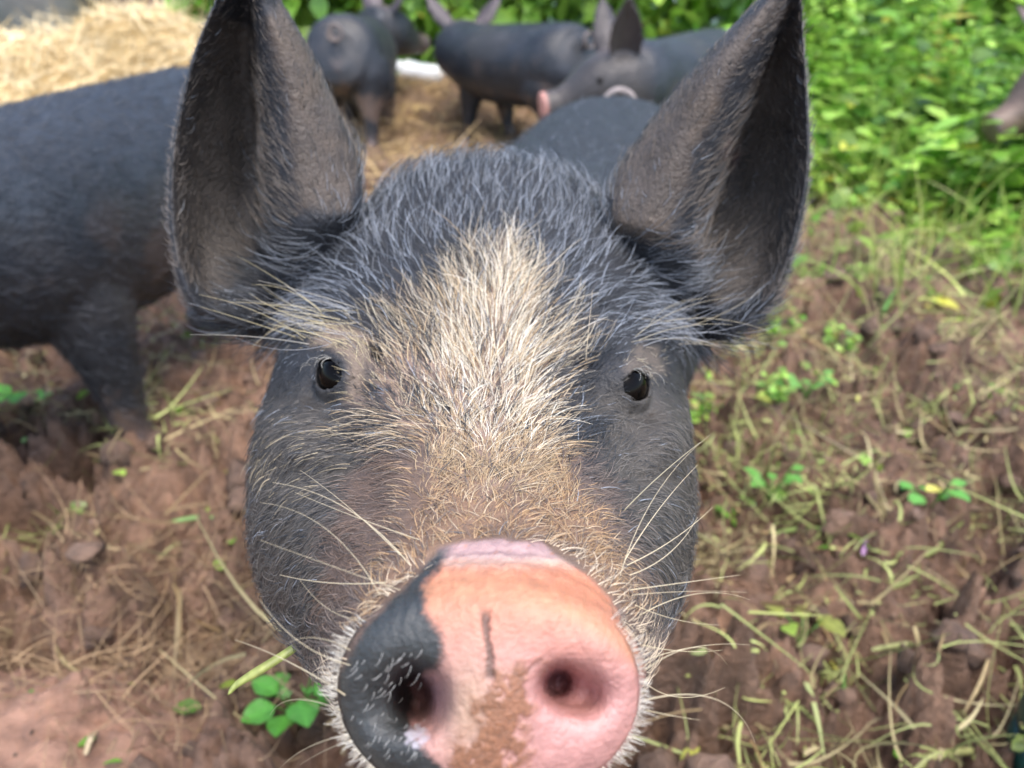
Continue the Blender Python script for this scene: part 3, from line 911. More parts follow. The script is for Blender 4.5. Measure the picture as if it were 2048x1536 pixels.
# --- bristles: flow, length and rise set at places on the head, blended between
FLOW = np.array([  # px, py, dx, dy(up), length mm, lift
    (720, 330, -.25, 1, 15, .55), (820, 360, -.12, 1, 17, .6), (980, 360, .05, 1, 16, .6), (1120, 360, .18, 1, 16, .6), (1200, 420, .3, 1, 15, .55),
    (780, 450, -.3, 1, 18, .5), (900, 450, -.05, 1, 17, .5), (1020, 450, .1, 1, 18, .5), (1150, 470, .45, .9, 19, .5),
    (660, 500, -.7, .6, 18, .5), (560, 540, -1, .2, 18, .45), (1290, 500, .8, .6, 20, .5), (1380, 540, 1, .35, 18, .45),
    (850, 560, -.4, 1, 17, .42), (960, 560, -.05, 1, 19, .45), (1040, 560, .25, 1, 19, .45), (1120, 620, .6, .85, 18, .42),
    (780, 640, -.6, .8, 16, .4), (880, 680, -.25, 1, 15, .34), (980, 680, .05, 1, 16, .34), (1070, 700, .45, .9, 17, .36), (1160, 740, .6, .8, 16, .35),
    (620, 610, -1, .3, 22, .45), (540, 620, -1, .1, 22, .45), (1300, 620, .95, .3, 20, .45), (1400, 640, 1, .0, 22, .45),
    (740, 760, -.5, .8, 10, .3), (840, 800, -.3, 1, 11, .25), (960, 820, .0, 1, 11, .22), (1060, 820, .4, .9, 14, .28), (1140, 860, .55, .8, 14, .28),
    (720, 850, -.9, .2, 12, .3), (790, 880, -.9, .1, 12, .3), (620, 850, -.9, -.45, 8, .25), (560, 920, -.8, -.6, 7, .3), (640, 980, -.9, -.3, 6, .25), (540, 1080, -.9, -.3, 7, .35), (600, 1180, -.9, -.4, 7, .35), (590, 1300, -.9, -.5, 9, .4),
    (1240, 860, .5, .8, 8, .25), (1330, 900, .7, -.3, 7, .28), (1370, 1000, .9, -.2, 7, .35), (1330, 1150, .9, -.3, 7, .35), (1220, 980, .6, .6, 7, .25),
    (900, 930, -.15, 1, 8, .2), (1000, 940, .1, 1, 9, .2), (1090, 960, .4, .9, 9, .22), (980, 1030, 0, 1, 6.5, .3), (880, 1050, -.3, 1, 6, .3), (1100, 1060, .4, .9, 6.5, .3),
    (780, 1000, -.7, .5, 5, .25), (720, 1100, -.8, .3, 5, .3), (830, 1140, -.5, .8, 6, .45), (760, 1210, -.7, .6, 6.5, .5), (680, 1250, -.9, .2, 6, .4), (1180, 1120, .6, .7, 6, .45), (1240, 1200, .8, .5, 6.5, .5), (1290, 1300, 1, .2, 6, .5),
    (665, 1400, -1, .05, 5.5, .6), (680, 1500, -1, -.2, 6, .6), (1295, 1420, 1, -.05, 5.5, .6), (1280, 1520, 1, -.3, 6, .6),
    (600, 745, -.8, -.2, 4.5, .2), (625, 790, -.7, -.5, 4.5, .2), (665, 800, -.4, -.5, 4, .2), (640, 700, -.7, .4, 5, .25), (690, 700, -.5, .6, 6, .25), (712, 750, -.6, .5, 5, .2), (1225, 760, .6, .5, 5, .2), (1250, 720, .5, .6, 5, .25), (1300, 725, .8, .3, 5, .25), (1320, 770, .8, -.2, 4.5, .2), (1290, 815, .6, -.5, 4.5, .2), (1245, 815, .4, -.3, 4.5, .2),
    # ears
    (360, 450, -.9, .25, 7, .45), (365, 300, -.85, .4, 6, .45), (400, 120, -.7, .6, 5, .45), (430, 560, -1, .1, 9, .4), (440, 400, -.8, .3, 6, .3), (450, 200, -.6, .6, 5, .3),
    (525, 330, -.75, .6, 10, .45), (515, 180, -.6, .8, 8, .4), (550, 400, -.7, .6, 11, .45), (610, 250, -.35, .9, 5, .25), (660, 330, -.3, .95, 6, .25), (560, 100, -.4, .9, 4, .25), (690, 400, -.3, 1, 9, .35),
    (1600, 300, .9, .3, 7, .45), (1605, 120, .8, .6, 6, .45), (1560, 520, .95, .15, 8, .45), (1520, 350, .8, .3, 6, .3), (1560, 180, .6, .7, 5, .3),
    (1430, 370, .8, .45, 11, .45), (1470, 260, .75, .65, 9, .42), (1400, 470, .85, .4, 12, .45), (1330, 300, .3, .95, 5, .25), (1270, 400, .25, .95, 6, .28), (1430, 150, .5, .85, 4, .25), (1460, 580, 1, .15, 12, .45),
], float)

def hero_fur():
    n = 90000
    tc = HV[HF].mean(1)
    fpx, fpy, fd = proj(tc)
    fn = nrm(np.cross(HV[HF[:, 1]] - HV[HF[:, 0]], HV[HF[:, 2]] - HV[HF[:, 0]]))
    view = nrm(tc - np.array([0, 0, CAM_H]))
    facing = -(fn * view).sum(1)
    w = np.where(fd < .40, 1.0, .12)
    w *= np.where(np.clip(pmask(fpx, fpy, [(340, 640), (340, 250), (420, -50), (520, -50), (530, 480)], 8) + pmask(fpx, fpy, [(1400, 620), (1440, 330), (1590, -60), (1625, 400), (1500, 650)], 8), 0, 1) > .5, .55, 1.0)
    w *= np.where(facing > -.25, 1.0, .3)
    w *= (1 - HNK[HF].mean(1)) ** 2
    short = sstep(.29, .2, fd)
    w *= 1 + 1.6 * short + 1.1 * pmask(fpx, fpy, BRIDGE, 30)                                   # denser on the muzzle
    w *= 1 + 1.2 * pmask(fpx, fpy, BLAZE, 20) * (fd < .36)
    w *= 1 - .42 * pmask(fpx, fpy, [(640, 300), (1280, 300), (1420, 560), (1200, 640), (1000, 500), (800, 600), (560, 600)], 40) * (fd < .40)
    # keep the eye openings free
    for e in EYES:
        c = P(e['px'], e['py'], e['d'] + .003)
        q = tc - c; gz = cam_vec(e['g'])
        w = np.where((np.linalg.norm(q, axis=1) < EYE_R * 1.25) & (q @ gz > EYE_R * .82), 0, w)
    p, f, u, v = sample_surface(HV, HF, n, w)
    N = nrm(HN[HF[f, 0]] * (1 - u - v)[:, None] + HN[HF[f, 1]] * u[:, None] + HN[HF[f, 2]] * v[:, None])
    px, py, d = proj(p)
    # blended field
    D2 = np.empty((n, 6)); ch = 6000
    fld = np.empty((n, 4))
    for a in range(0, n, ch):
        q = (px[a:a + ch, None] - FLOW[None, :, 0]) ** 2 + (py[a:a + ch, None] - FLOW[None, :, 1]) ** 2
        wt = 1 / (q + 300) ** 2
        wt /= wt.sum(1, keepdims=True)
        fld[a:a + ch] = wt @ FLOW[:, 2:]
    clump = np.stack([fbm(p * 170 + 5, 2), fbm(p * 170 + 55, 2), fbm(p * 170 + 95, 2)], -1)
    flow = fld[:, :1] * RIGHT + fld[:, 1:2] * UPV
    bodyflow = np.array([.14, .64, -.25])
    back = sstep(.40, .46, d)[:, None]
    flow = nrm(flow) * (1 - back) + bodyflow * back
    flow = flow + .34 * clump + .14 * rng.normal(size=(n, 3))
    T = nrm(flow - N * (flow * N).sum(1)[:, None])
    L = fld[:, 2] * .001 * (1 + .22 * (fld[:, 2] > 14)) * (1 - back[:, 0]) + .016 * back[:, 0]
    L = L * (.40 + .75 * rng.random(n) ** .8) * np.where(rng.random(n) < .12, 1.45, 1)
    lift = np.clip(fld[:, 3] + .22 * rng.normal(size=n), .05, .95)
    sway = .17 * rng.normal(size=n)
    pts = strands(p - N * .0004, N, T, L, lift, sway, 7, .1)
    pts = pts + (clump[:, None] * .0010) * np.linspace(0, 1, 7)[None, :, None]
    # locks: hairs lean towards a neighbour that leads them
    from mathutils import kdtree
    lead = rng.choice(n, n // 7, replace=False)
    kd = kdtree.KDTree(len(lead))
    for q, w_ in enumerate(p[lead].tolist()):
        kd.insert(w_, q)
    kd.balance()
    g = lead[np.array([kd.find(w_)[1] for w_ in p.tolist()])]
    same = (N * N[g]).sum(1) > .5
    gp = p[g][:, None] + (pts[g] - p[g][:, None]) * (L / L[g])[:, None, None].clip(.5, 1.6)
    cs = np.where(same, rng.uniform(.05, .48, n) * sstep(.004, .011, L), 0)[:, None, None]
    tt = np.linspace(0, 1, 7)[None, :, None] ** 1.3
    pts = pts + (gp - pts) * cs * tt
    # colour
    r = rng.random((n, 1)); hd = (d < .41)
    col = np.array([.024, .026, .030]) * (.5 + 1.0 * r)
    pale = rng.random(n)
    forehead = pmask(px, py, [(560, 640), (640, 430), (720, 300), (1210, 300), (1400, 430), (1450, 640), (1300, 700), (1130, 640), (1000, 470), (760, 600), (600, 700)], 60) * hd
    lt = (pale < .08 + .44 * forehead)
    col = np.where(lt[:, None], np.array([.25, .27, .30]) * (.3 + 1.25 * r ** 1.4), col)
    def put(c1, m, prob=1.0):
        nonlocal col
        m = m * hd
        k = rng.random(n) < m * prob
        col = np.where(k[:, None], np.array(c1) * (.72 + .55 * r), col)
    put((.125, .11, .095), pmask(px, py, [(480, 820), (640, 790), (760, 900), (700, 1150), (640, 1350), (480, 1300)], 50, 20), .7)
    put((.13, .115, .098), pmask(px, py, [(1180, 780), (1400, 780), (1420, 1200), (1290, 1250), (1230, 1000)], 40, 20), .7)
    ears = np.clip(pmask(px, py, [(340, 640), (340, 250), (420, -50), (560, -50), (720, 310), (700, 400), (560, 470)], 10) + pmask(px, py, [(1220, 470), (1225, 350), (1520, -30), (1610, -50), (1620, 400), (1480, 650), (1380, 520)], 10), 0, 1)
    put((.15, .122, .098), ears, .6)
    rim = np.clip(pmask(px, py, [(330, 640), (330, 260), (420, -30), (440, -30), (372, 200), (362, 330), (362, 500), (400, 640)], 5) + pmask(px, py, [(1590, 640), (1625, 340), (1620, -50), (1600, -50), (1602, 330), (1570, 470), (1500, 620)], 5), 0, 1)
    put((.17, .145, .125), rim, .5)
    put((.17, .13, .105), pmask(px, py, MUZZLE, 40, 25, 1), .85)
    put((.16, .105, .075), pmask(px, py, [(700, 960), (800, 900), (860, 930), (840, 1020), (760, 1150), (640, 1250), (650, 1120)], 24, 20, 2), .7)
    put((.40, .255, .135), pmask(px, py, BRIDGE, 44, 30, 3), .85)
    put((.50, .38, .25), pmask(px, py, BRIDGE, 44, 30, 3), .25)
    put((.16, .11, .085), pmask(px, py, BRIDGE, 44, 30, 3), .22)
    put((.62, .50, .36), pmask(px, py, [(730, 1300), (770, 1180), (850, 1110), (1120, 1090), (1200, 1150), (1300, 1290), (1320, 1560), (640, 1560), (640, 1350)], 26, 8, 8) * sstep(.26, .2, d), .7)
    streak = np.clip(.70 + .75 * fbm(np.stack([px / 30, py / 110, 0 * px], -1), 3), .12, 1)
    bz = pmask(px, py, BLAZE, 48, 38, 4); core = pmask(px, py, CORE, 50, 20, 4)
    put((.56, .45, .31), bz * streak, .52)
    put((.70, .61, .46), bz * core * streak, .88)
    put((.80, .73, .62), bz * core, .25)
    put((.46, .33, .19), bz, .2)
    put((.10, .085, .075), bz * (1 - core), .3)
    put((.42, .30, .175), pmask(px, py, [(840, 880), (1110, 890), (1130, 990), (850, 980)], 50, 30, 5), .6)
    put((.44, .36, .22), pmask(px, py, [(590, 690), (630, 640), (740, 640), (745, 780), (700, 800), (695, 720), (660, 690)], 16, 10, 5), .8)
    put((.34, .29, .21), pmask(px, py, [(1235, 735), (1280, 680), (1330, 690), (1330, 745), (1250, 745)], 12, 8, 5), .7)
    put((.38, .31, .20), pmask(px, py, [(500, 850), (700, 840), (760, 900), (600, 1000), (510, 980)], 30, 20), .14)
    base_r = np.where(L > .012, .00014, .000115)
    base_r = np.where(lt, base_r * 1.15, base_r)
    rad = base_r[:, None] * np.linspace(1, .25, 7)[None] * (.55 + .9 * rng.random((n, 1)) ** 1.5)
    make_hair('coat', pts - off, rad, np.clip(col, .01, .92), hero, M_HAIR, kind='stuff')

hero_fur()

def long_bristles():
    """single long hairs: whiskers on the muzzle, brow bristles, lashes"""
    segs = []
    def add(p0, p1, d0, d1, sag, w=.00022, col=(.62, .52, .34)):
        a, b = P(p0[0], p0[1], d0), P(p1[0], p1[1], d1)
        t = np.linspace(0, 1, 9)[:, None]
        n = nrm(np.cross(b - a, FWD))
        segs.append((a * (1 - t) + b * t + n * np.linalg.norm(b - a) * sag * (4 * t * (1 - t)), np.linspace(w, w * .3, 9), col))
    wl = [((820, 1130), (545, 965)), ((840, 1080), (590, 985)), ((800, 1180), (520, 1080)), ((760, 1190), (520, 1005)), ((730, 1240), (600, 1160)), ((770, 1165), (560, 1150)), ((690, 1390), (470, 1280)), ((700, 1330), (520, 1200)), ((700, 1300), (570, 1290)), ((680, 1420), (540, 1430)), ((690, 1470), (560, 1536)), ((690, 1500), (590, 1580)), ((800, 1110), (600, 940)), ((700, 1480), (600, 1530))]
    for a, b in wl:
        q = surf(*a); add(a, b, q, q + .01 + .03 * random.random(), random.uniform(-.12, .12), random.uniform(.00006, .00013))
    wr = [((1240, 1150), (1420, 870)), ((1250, 1120), (1395, 930)), ((1255, 1130), (1425, 1015)), ((1260, 1180), (1480, 1150)), ((1265, 1190), (1495, 1185)), ((1280, 1230), (1500, 1200)), ((1285, 1290), (1445, 1300)), ((1290, 1320), (1500, 1290)), ((1290, 1340), (1455, 1330)), ((1295, 1370), (1450, 1375)), ((1290, 1400), (1510, 1485)), ((1290, 1420), (1400, 1440)), ((1285, 1450), (1390, 1520)), ((1260, 1150), (1395, 1035)), ((1270, 1210), (1440, 1250))]
    for a, b in wr:
        q = surf(*a); add(a, b, q, q + .01 + .02 * random.random(), random.uniform(-.1, .14), random.uniform(.00006, .00013))
    add((1240, 1030), (1400, 885), .215, .20, .02, .0002, (.6, .52, .34))
    # brows
    for k in range(40):
        a = (random.uniform(590, 730), random.uniform(610, 690)); L = random.uniform(90, 250)
        an = random.uniform(.1, .75); q = surf(*a)
        add(a, (a[0] - L * math.cos(an), a[1] - L * math.sin(an) * .7), q, q - .006, random.uniform(-.15, .12), random.uniform(.00006, .00013), random.choice([(.6, .5, .28), (.5, .46, .38), (.3, .3, .31)]))
        a = (random.uniform(1260, 1390), random.uniform(620, 700)); L = random.uniform(80, 230)
        an = random.uniform(-.25, .75); q = surf(*a)
        add(a, (a[0] + L * math.cos(an), a[1] - L * math.sin(an) * .7), q, q - .006, random.uniform(-.12, .15), random.uniform(.00006, .00013), random.choice([(.6, .52, .36), (.42, .42, .42), (.28, .29, .31)]))
    # lashes
    for e, sg in ((EYES[0], -1), (EYES[1], 1)):
        for k in range(15):
            t = random.uniform(-.2, 1)
            a = (e['px'] + sg * 34 + sg * 40 * t, e['py'] - 36 + 16 * t * t)
            q = surf(*a)
            add(a, (a[0] + sg * random.uniform(8, 30), a[1] + random.uniform(0, 26)), q, q - .005, sg * .2, .00007, random.choice([(.13, .12, .11), (.45, .42, .36)]))
    # pale stubble round the rim of the disc and lying on the dark side
    for k in range(620):
        an = random.choice([random.uniform(2.6, 4.1), random.uniform(-.95, .45), random.uniform(0, 6.283)])
        ca, sa = math.cos(an), math.sin(an)
        if sa > .62: continue
        x0, y0 = 977 + 303 * ca * abs(ca) ** -.1, 1378 - 230 * sa
        q = surf(x0, y0)
        if q > .19: continue
        L = random.uniform(10, 30) * random.choice([.6, 1, 1.25])
        add((x0, y0), (x0 + L * ca + random.gauss(0, 5), y0 - L * sa + random.gauss(0, 6)), q + .0008, q + random.uniform(-.002, .002), random.uniform(-.1, .1), .000085, random.choice([(.75, .70, .6), (.6, .55, .46), (.45, .4, .33)]))
    for k in range(75):
        x0, y0 = random.uniform(700, 850), random.uniform(1290, 1520)
        q = surf(x0, y0)
        if q > .17: continue
        L = random.uniform(12, 34)
        add((x0, y0), (x0 - L * random.uniform(.2, .8), y0 + L * random.uniform(.3, .9)), q, q - .0008, .1, .00006, (.42, .41, .38))
    # cream locks that stand up at the top of the blaze
    for (x, y, dx, dy) in [(1000, 560, 0, -90), (1012, 555, 40, -80), (990, 560, -15, -100), (1050, 600, 55, -75), (1030, 590, 45, -95), (960, 590, -60, -70), (900, 640, -75, -75), (860, 660, -80, -60), (1090, 660, 60, -80), (940, 600, -30, -95), (820, 680, -70, -70), (1110, 720, 70, -60)]:
        for z in range(6):
            x1, y1 = x + random.gauss(0, 13), y + random.gauss(0, 12)
            add((x1, y1), (x + dx * 1.25 + random.gauss(0, 7), y + dy * 1.15 + random.gauss(0, 9)), surf(x1, y1), surf(x + dx, y + dy) - .006, random.uniform(-.05, .05) + (.12 if dx < 0 else -.12), random.uniform(.00008, .00014), (.70, .60, .43))
    pts = np.array([s[0] for s in segs]); rad = np.array([s[1] for s in segs]); col = np.array([s[2] for s in segs])
    make_hair('whiskers', pts - off, rad, col, hero, M_HAIR, kind='stuff')
long_bristles()
# ------------------------------------------------------------------ batch builders for blades, straws and leaves
def ribbons(root, d, L, w, bend, col, seg=4, twist=None):
    """flat tapering strips -> V, F, C"""
    n = len(root)
    d = nrm(d); side = nrm(np.cross(d, np.array([0, 0, 1.0]) + .6 * rng.normal(size=(n, 3))))
    t = np.linspace(0, 1, seg + 1)
    ctr = root[:, None] + d[:, None] * (L[:, None] * t)[..., None] + bend[:, None] * (L[:, None] * t ** 2)[..., None]
    wd = (w[:, None] * (1 - .75 * t[None] ** 2))[..., None] * side[:, None] * .5
    V = np.stack([ctr - wd, ctr + wd], 2).reshape(n, -1, 3)
    k = 2 * (seg + 1)
    q = np.array([(2 * i, 2 * i + 1, 2 * i + 3, 2 * i + 2) for i in range(seg)])
    F = (np.arange(n)[:, None, None] * k + q[None]).reshape(-1, 4)
    C = np.repeat(col, k, 0)
    return V.reshape(-1, 3), F, C

LEAF_T = np.array([(0, 0, 0), (.18, .22, .05), (.18, -.22, .05), (.2, 0, 0), (.5, .34, .07), (.5, -.34, .07), (.52, 0, .0), (.8, .2, .02), (.8, -.2, .02), (.82, 0, -.03), (1, 0, -.1)])
LEAF_F = np.array([(0, 3, 1), (0, 2, 3), (1, 3, 6), (1, 6, 4), (2, 6, 3), (2, 5, 6), (4, 6, 9), (4, 9, 7), (5, 9, 6), (5, 8, 9), (7, 9, 10), (8, 10, 9)])

def leaves(pos, d, up, size, col, wide=1.0):
    n = len(pos)
    d = nrm(d); s = nrm(np.cross(up, d)); u = np.cross(d, s)
    T = LEAF_T * np.array([1, wide, 1])
    V = pos[:, None] + size[:, None, None] * (T[None, :, :1] * d[:, None] + T[None, :, 1:2] * s[:, None] + T[None, :, 2:] * u[:, None])
    F = (np.arange(n)[:, None, None] * 11 + LEAF_F[None]).reshape(-1, 3)
    C = np.repeat(col, 11, 0)
    return V.reshape(-1, 3), F, C

def green(n, bright=1.0):
    r, q = rng.random((n, 1)), rng.random((n, 1))
    c = np.array([.12, .30, .03]) * (1 - r) + np.array([.40, .58, .11]) * r
    return c * (.55 + 1.05 * q) * bright * np.where(rng.random((n, 1)) < .05, np.array([1.6, 1.0, .9]), 1)

def one_leaf_mesh(name, wide, col):
    """a single cupped oval leaf with a midrib and a wavy margin"""
    m, k = 11, 7
    t = np.linspace(0, 1, m); u = np.linspace(-1, 1, k)
    T, U = np.meshgrid(t, u, indexing='ij')
    hw = .34 * wide * np.sin(np.pi * np.clip(T, .0, 1) ** .85) ** .8 + .004
    V = np.stack([T, U * hw, .16 * np.abs(U) * hw - .12 * T ** 2 + .02 * np.sin(T * 14 + U * 3) * np.abs(U)], -1).reshape(-1, 3)
    F = np.array([(a * k + b, a * k + b + 1, (a + 1) * k + b + 1, (a + 1) * k + b) for a in range(m - 1) for b in range(k - 1)])
    C = np.array(col)[None] * (.85 + .3 * rng.random((len(V), 1))) * np.where(np.abs(U.reshape(-1, 1)) < .1, 1.25, 1)
    return mesh_from(name, V, F, C, mat=M_LEAF)

# ------------------------------------------------------------------ straw heap, straw on the ground
def heap_h(x, y):
    p = np.stack([x, y, 0 * x], -1)
    h = .36 * np.exp(-((x + 1.47) / .34) ** 2 - ((y - 3.25) / .42) ** 2)
    h = h + .29 * np.exp(-((x + 2.05) / .34) ** 2 - ((y - 3.1) / .5) ** 2) + .16 * np.exp(-((x + 1.15) / .35) ** 2 - ((y - 3.2) / .4) ** 2)
    h = h + .20 * np.exp(-((x + 2.6) / .5) ** 2 - ((y - 3.0) / .5) ** 2) + .12 * np.exp(-((x + 1.7) / .9) ** 2 - ((y - 2.7) / .5) ** 2)
    return .82 * h * (1 + .12 * fbm(p * 5, 3)) - .02

def straw_heap():
    x = np.linspace(-3.4, -.35, 110); y = np.linspace(1.9, 4.2, 80)
    X, Y = np.meshgrid(x, y); H = heap_h(X, Y)
    Z = ground_h(X, Y) * .0 + bank(X, Y) - .02 + H
    V = np.stack([X, Y, Z], -1).reshape(-1, 3)
    i = np.arange(79)[:, None] * 110; j = np.arange(109)[None]
    F = np.stack([i + j, i + j + 1, i + 110 + j + 1, i + 110 + j], -1).reshape(-1, 4)
    Cc = np.array([.50, .36, .17]) * (1 + .25 * fbm(V * 14, 3)[:, None])
    root = empty('straw_heap', (-1.5, 3.2, 0), label='heap of loose golden straw behind the pig on the left', category='straw heap')
    o = np.array(root.location)
    obj('mound', mesh_from('mound', V - o, F, Cc, mat=M_STRAW), root)
    n = 15000
    sx = rng.uniform(-3.2, -.5, n); sy = rng.uniform(2.1, 3.7, n)
    hh = heap_h(sx, sy)
    keep = hh > .03 + .05 * rng.random(n)
    sx, sy, hh = sx[keep], sy[keep], hh[keep]; n = len(sx)
    r = np.stack([sx, sy, hh + bank(sx, sy) - .01 + .02 * rng.random(n)], -1)
    d = rng.normal(size=(n, 3)) * np.array([1, 1, .45]) + np.array([0, -.1, .12])
    col = (np.array([.84, .68, .40]) * (.55 + .75 * rng.random((n, 1))) + np.array([.06, .07, .07]) * rng.random((n, 1)))
    V, F, Cc = ribbons(r - nrm(d) * .05, d, rng.uniform(.06, .24, n), rng.uniform(.003, .007, n), rng.normal(size=(n, 3)) * .15 + np.array([0, 0, -.12]), col, 3)
    obj('loose_straw', mesh_from('loose_straw', V - o, F, Cc, mat=M_STRAW), root, kind='stuff')
straw_heap()

def litter():
    # straw bedding trodden into the far mud
    n = 6500
    x = rng.uniform(-1.9, .5, n); y = rng.uniform(1.7, 3.7, n)
    k = rng.random(n) < np.clip((y - 1.5) / 1.2, .08, 1) * sstep(.55, .1, x)
    x, y = x[k], y[k]; n = len(x)
    r = np.stack([x, y, ground_h(x, y) + .004 + .01 * rng.random(n)], -1)
    d = rng.normal(size=(n, 3)) * np.array([1, 1, .2])
    col = np.array([.60, .42, .20]) * (.45 + .7 * rng.random((n, 1)))
    V, F, C = ribbons(r, d, rng.uniform(.04, .2, n), rng.uniform(.003, .007, n), rng.normal(size=(n, 3)) * .15, col, 3)
    obj('straw_litter', mesh_from('straw_litter', V, F, C, mat=M_STRAW), kind='stuff', label='pale straw bedding trodden into the mud around the far pigs', category='straw')
    # dead stems, roots and chopped grass over the near mud
    n = 15000
    x = rng.uniform(-1.2, 1.3, n); y = rng.uniform(.2, 2.6, n) ** 1.0
    dens = .12 + 1.1 * sstep(-.1, .5, fbm(np.stack([x, y, 0 * x], -1) * 5 + 3, 3)) + .2 * (x > .1)
    k = rng.random(n) < np.clip(dens * np.where(x > .1, 1, .55), 0, 1) * (1 - .8 * smooth_patch(x, y))
    x, y = x[k], y[k]; n = len(x)
    r = np.stack([x, y, ground_h(x, y) + .002 + .008 * rng.random(n)], -1)
    d = rng.normal(size=(n, 3)) * np.array([1, 1, .35])
    kind = rng.random(n)
    col = np.where((kind < .5)[:, None], np.array([.36, .25, .12]), np.where((kind < .8)[:, None], np.array([.40, .44, .17]), np.array([.56, .48, .26]))) * (.5 + .8 * rng.random((n, 1)))
    col = np.where(((kind < .8) & (kind > .5) & (x < 0.05))[:, None], np.array([.34, .26, .14]), col)
    V, F, C = ribbons(r, d, rng.uniform(.012, .075, n) * (1 + .9 * (rng.random(n) < .08)), rng.uniform(.001, .0045, n), rng.normal(size=(n, 3)) * .35, col, 5)
    obj('plant_litter', mesh_from('plant_litter', V, F, C, mat=M_STRAW), kind='stuff', label='chopped stems, roots and grass scraps scattered over the churned mud', category='plant litter')
    # torn tufts: tangles of short grass and stems
    nt = 250
    tx = np.concatenate([rng.uniform(.18, 1.1, 205), rng.uniform(-1.0, -.15, 45)]); ty = np.concatenate([rng.uniform(.32, 1.7, 205), rng.uniform(.4, 1.5, 45)])
    per = 34; n = nt * per
    sp = np.repeat(rng.uniform(.012, .05, nt), per)
    x = np.repeat(tx, per) + rng.normal(size=n) * sp; y = np.repeat(ty, per) + rng.normal(size=n) * sp
    r = np.stack([x, y, ground_h(x, y) + .006 + .014 * rng.random(n)], -1)
    d = rng.normal(size=(n, 3)) * np.array([1, 1, .5])
    tcol = np.where(rng.random((nt, 1)) < .6, np.array([.42, .46, .16]), np.array([.44, .36, .18])) * (.65 + .5 * rng.random((nt, 1)))
    V2, F2, C2 = ribbons(r, d, rng.uniform(.010, .05, n), rng.uniform(.0008, .0034, n), rng.normal(size=(n, 3)) * .7, np.repeat(tcol, per, 0) * (.5 + .9 * rng.random((n, 1))), 5)
    obj('torn_tufts', mesh_from('torn_tufts', V2, F2, C2, mat=M_STRAW), kind='stuff', label='tangled torn tufts of yellowish grass trodden into the mud', category='torn grass')
    # fine fibrous roots, mostly at the left
    n = 2600
    x = np.concatenate([rng.normal(-.30, .1, n // 2), rng.uniform(-1.0, 1.1, n // 2)]); y = np.concatenate([rng.normal(.50, .07, n // 2), rng.uniform(.25, 1.6, n // 2)])
    r = np.stack([x, y, ground_h(x, y) + .004 + .012 * rng.random(n)], -1)
    d = rng.normal(size=(n, 3)) * np.array([1, 1, .5])
    col = np.array([.40, .27, .15]) * (.5 + .8 * rng.random((n, 1)))
    V, F, C = ribbons(r, d, rng.uniform(.02, .06, n), rng.uniform(.0005, .0012, n), rng.normal(size=(n, 3)) * .5, col, 5)
    obj('fine_roots', mesh_from('fine_roots', V, F, C, mat=M_STRAW), kind='stuff', label='mat of fine brown roots torn out of the mud', category='roots')
    # small torn leaves
    n = 3000
    x = rng.uniform(-1.2, 1.3, n); y = rng.uniform(.25, 2.2, n)
    k = rng.random(n) < .18 + .6 * sstep(.0, .6, fbm(np.stack([x, y, 0 * x], -1) * 5 + 8, 3)) * (x > .1) + .5 * sstep(.6, 1.0, x)
    x, y = x[k], y[k]; n = len(x)
    r = np.stack([x, y, ground_h(x, y) + .006], -1)
    d = rng.normal(size=(n, 3)) * np.array([1, 1, .4])
    V, F, C = leaves(r, d, np.array([0, 0, 1.0]) + .5 * rng.normal(size=(n, 3)), rng.uniform(.008, .026, n), green(n, .9) * np.where(rng.random((n, 1)) < .3, np.array([1.6, 1.0, 1.2]), 1), .9)
    obj('leaf_scraps', mesh_from('leaf_scraps', V, F, C, mat=M_LEAF), kind='stuff', label='small torn green leaves trodden into the mud', category='leaf scraps')
    # clods
    n = 1500
    x = rng.uniform(-1.1, 1.1, n); y = rng.uniform(.28, 1.9, n)
    bm = bmesh.new(); bmesh.ops.create_icosphere(bm, subdivisions=2, radius=1)
    S = np.array([v.co[:] for v in bm.verts]); SF = np.array([[v.index for v in f.verts] for f in bm.faces]); bm.free()
    sz = (.003 + .014 * rng.random(n) ** 2.2) * (1 - .9 * smooth_patch(x, y))
    sc3 = rng.uniform(.6, 1.4, (n, 3)) * sz[:, None]
    Vv = S[None] * sc3[:, None] * (1 + .85 * perlin(S[None] * 2.3 + rng.uniform(0, 99, (n, 1, 3))))[..., None] + np.stack([x, y, ground_h(x, y) + sz * .25], -1)[:, None]
    F = (np.arange(n)[:, None, None] * len(S) + SF[None]).reshape(-1, 3)
    C = np.repeat(np.array([.27, .17, .12]) * (.7 + .6 * rng.random((n, 1))), len(S), 0)
    obj('mud_clods', mesh_from('mud_clods', Vv.reshape(-1, 3), F, C, mat=M_MUD), kind='stuff', label='crumbled brown mud clods lying on the churned ground', category='mud clods')
litter()

# ------------------------------------------------------------------ the other pigs
def place_pig(label, px, py, yaw_deg, **k):
    g = G(px, py)
    return build_pig(label, (g[0], g[1], k.pop('z', -.004)), math.radians(yaw_deg), **k)

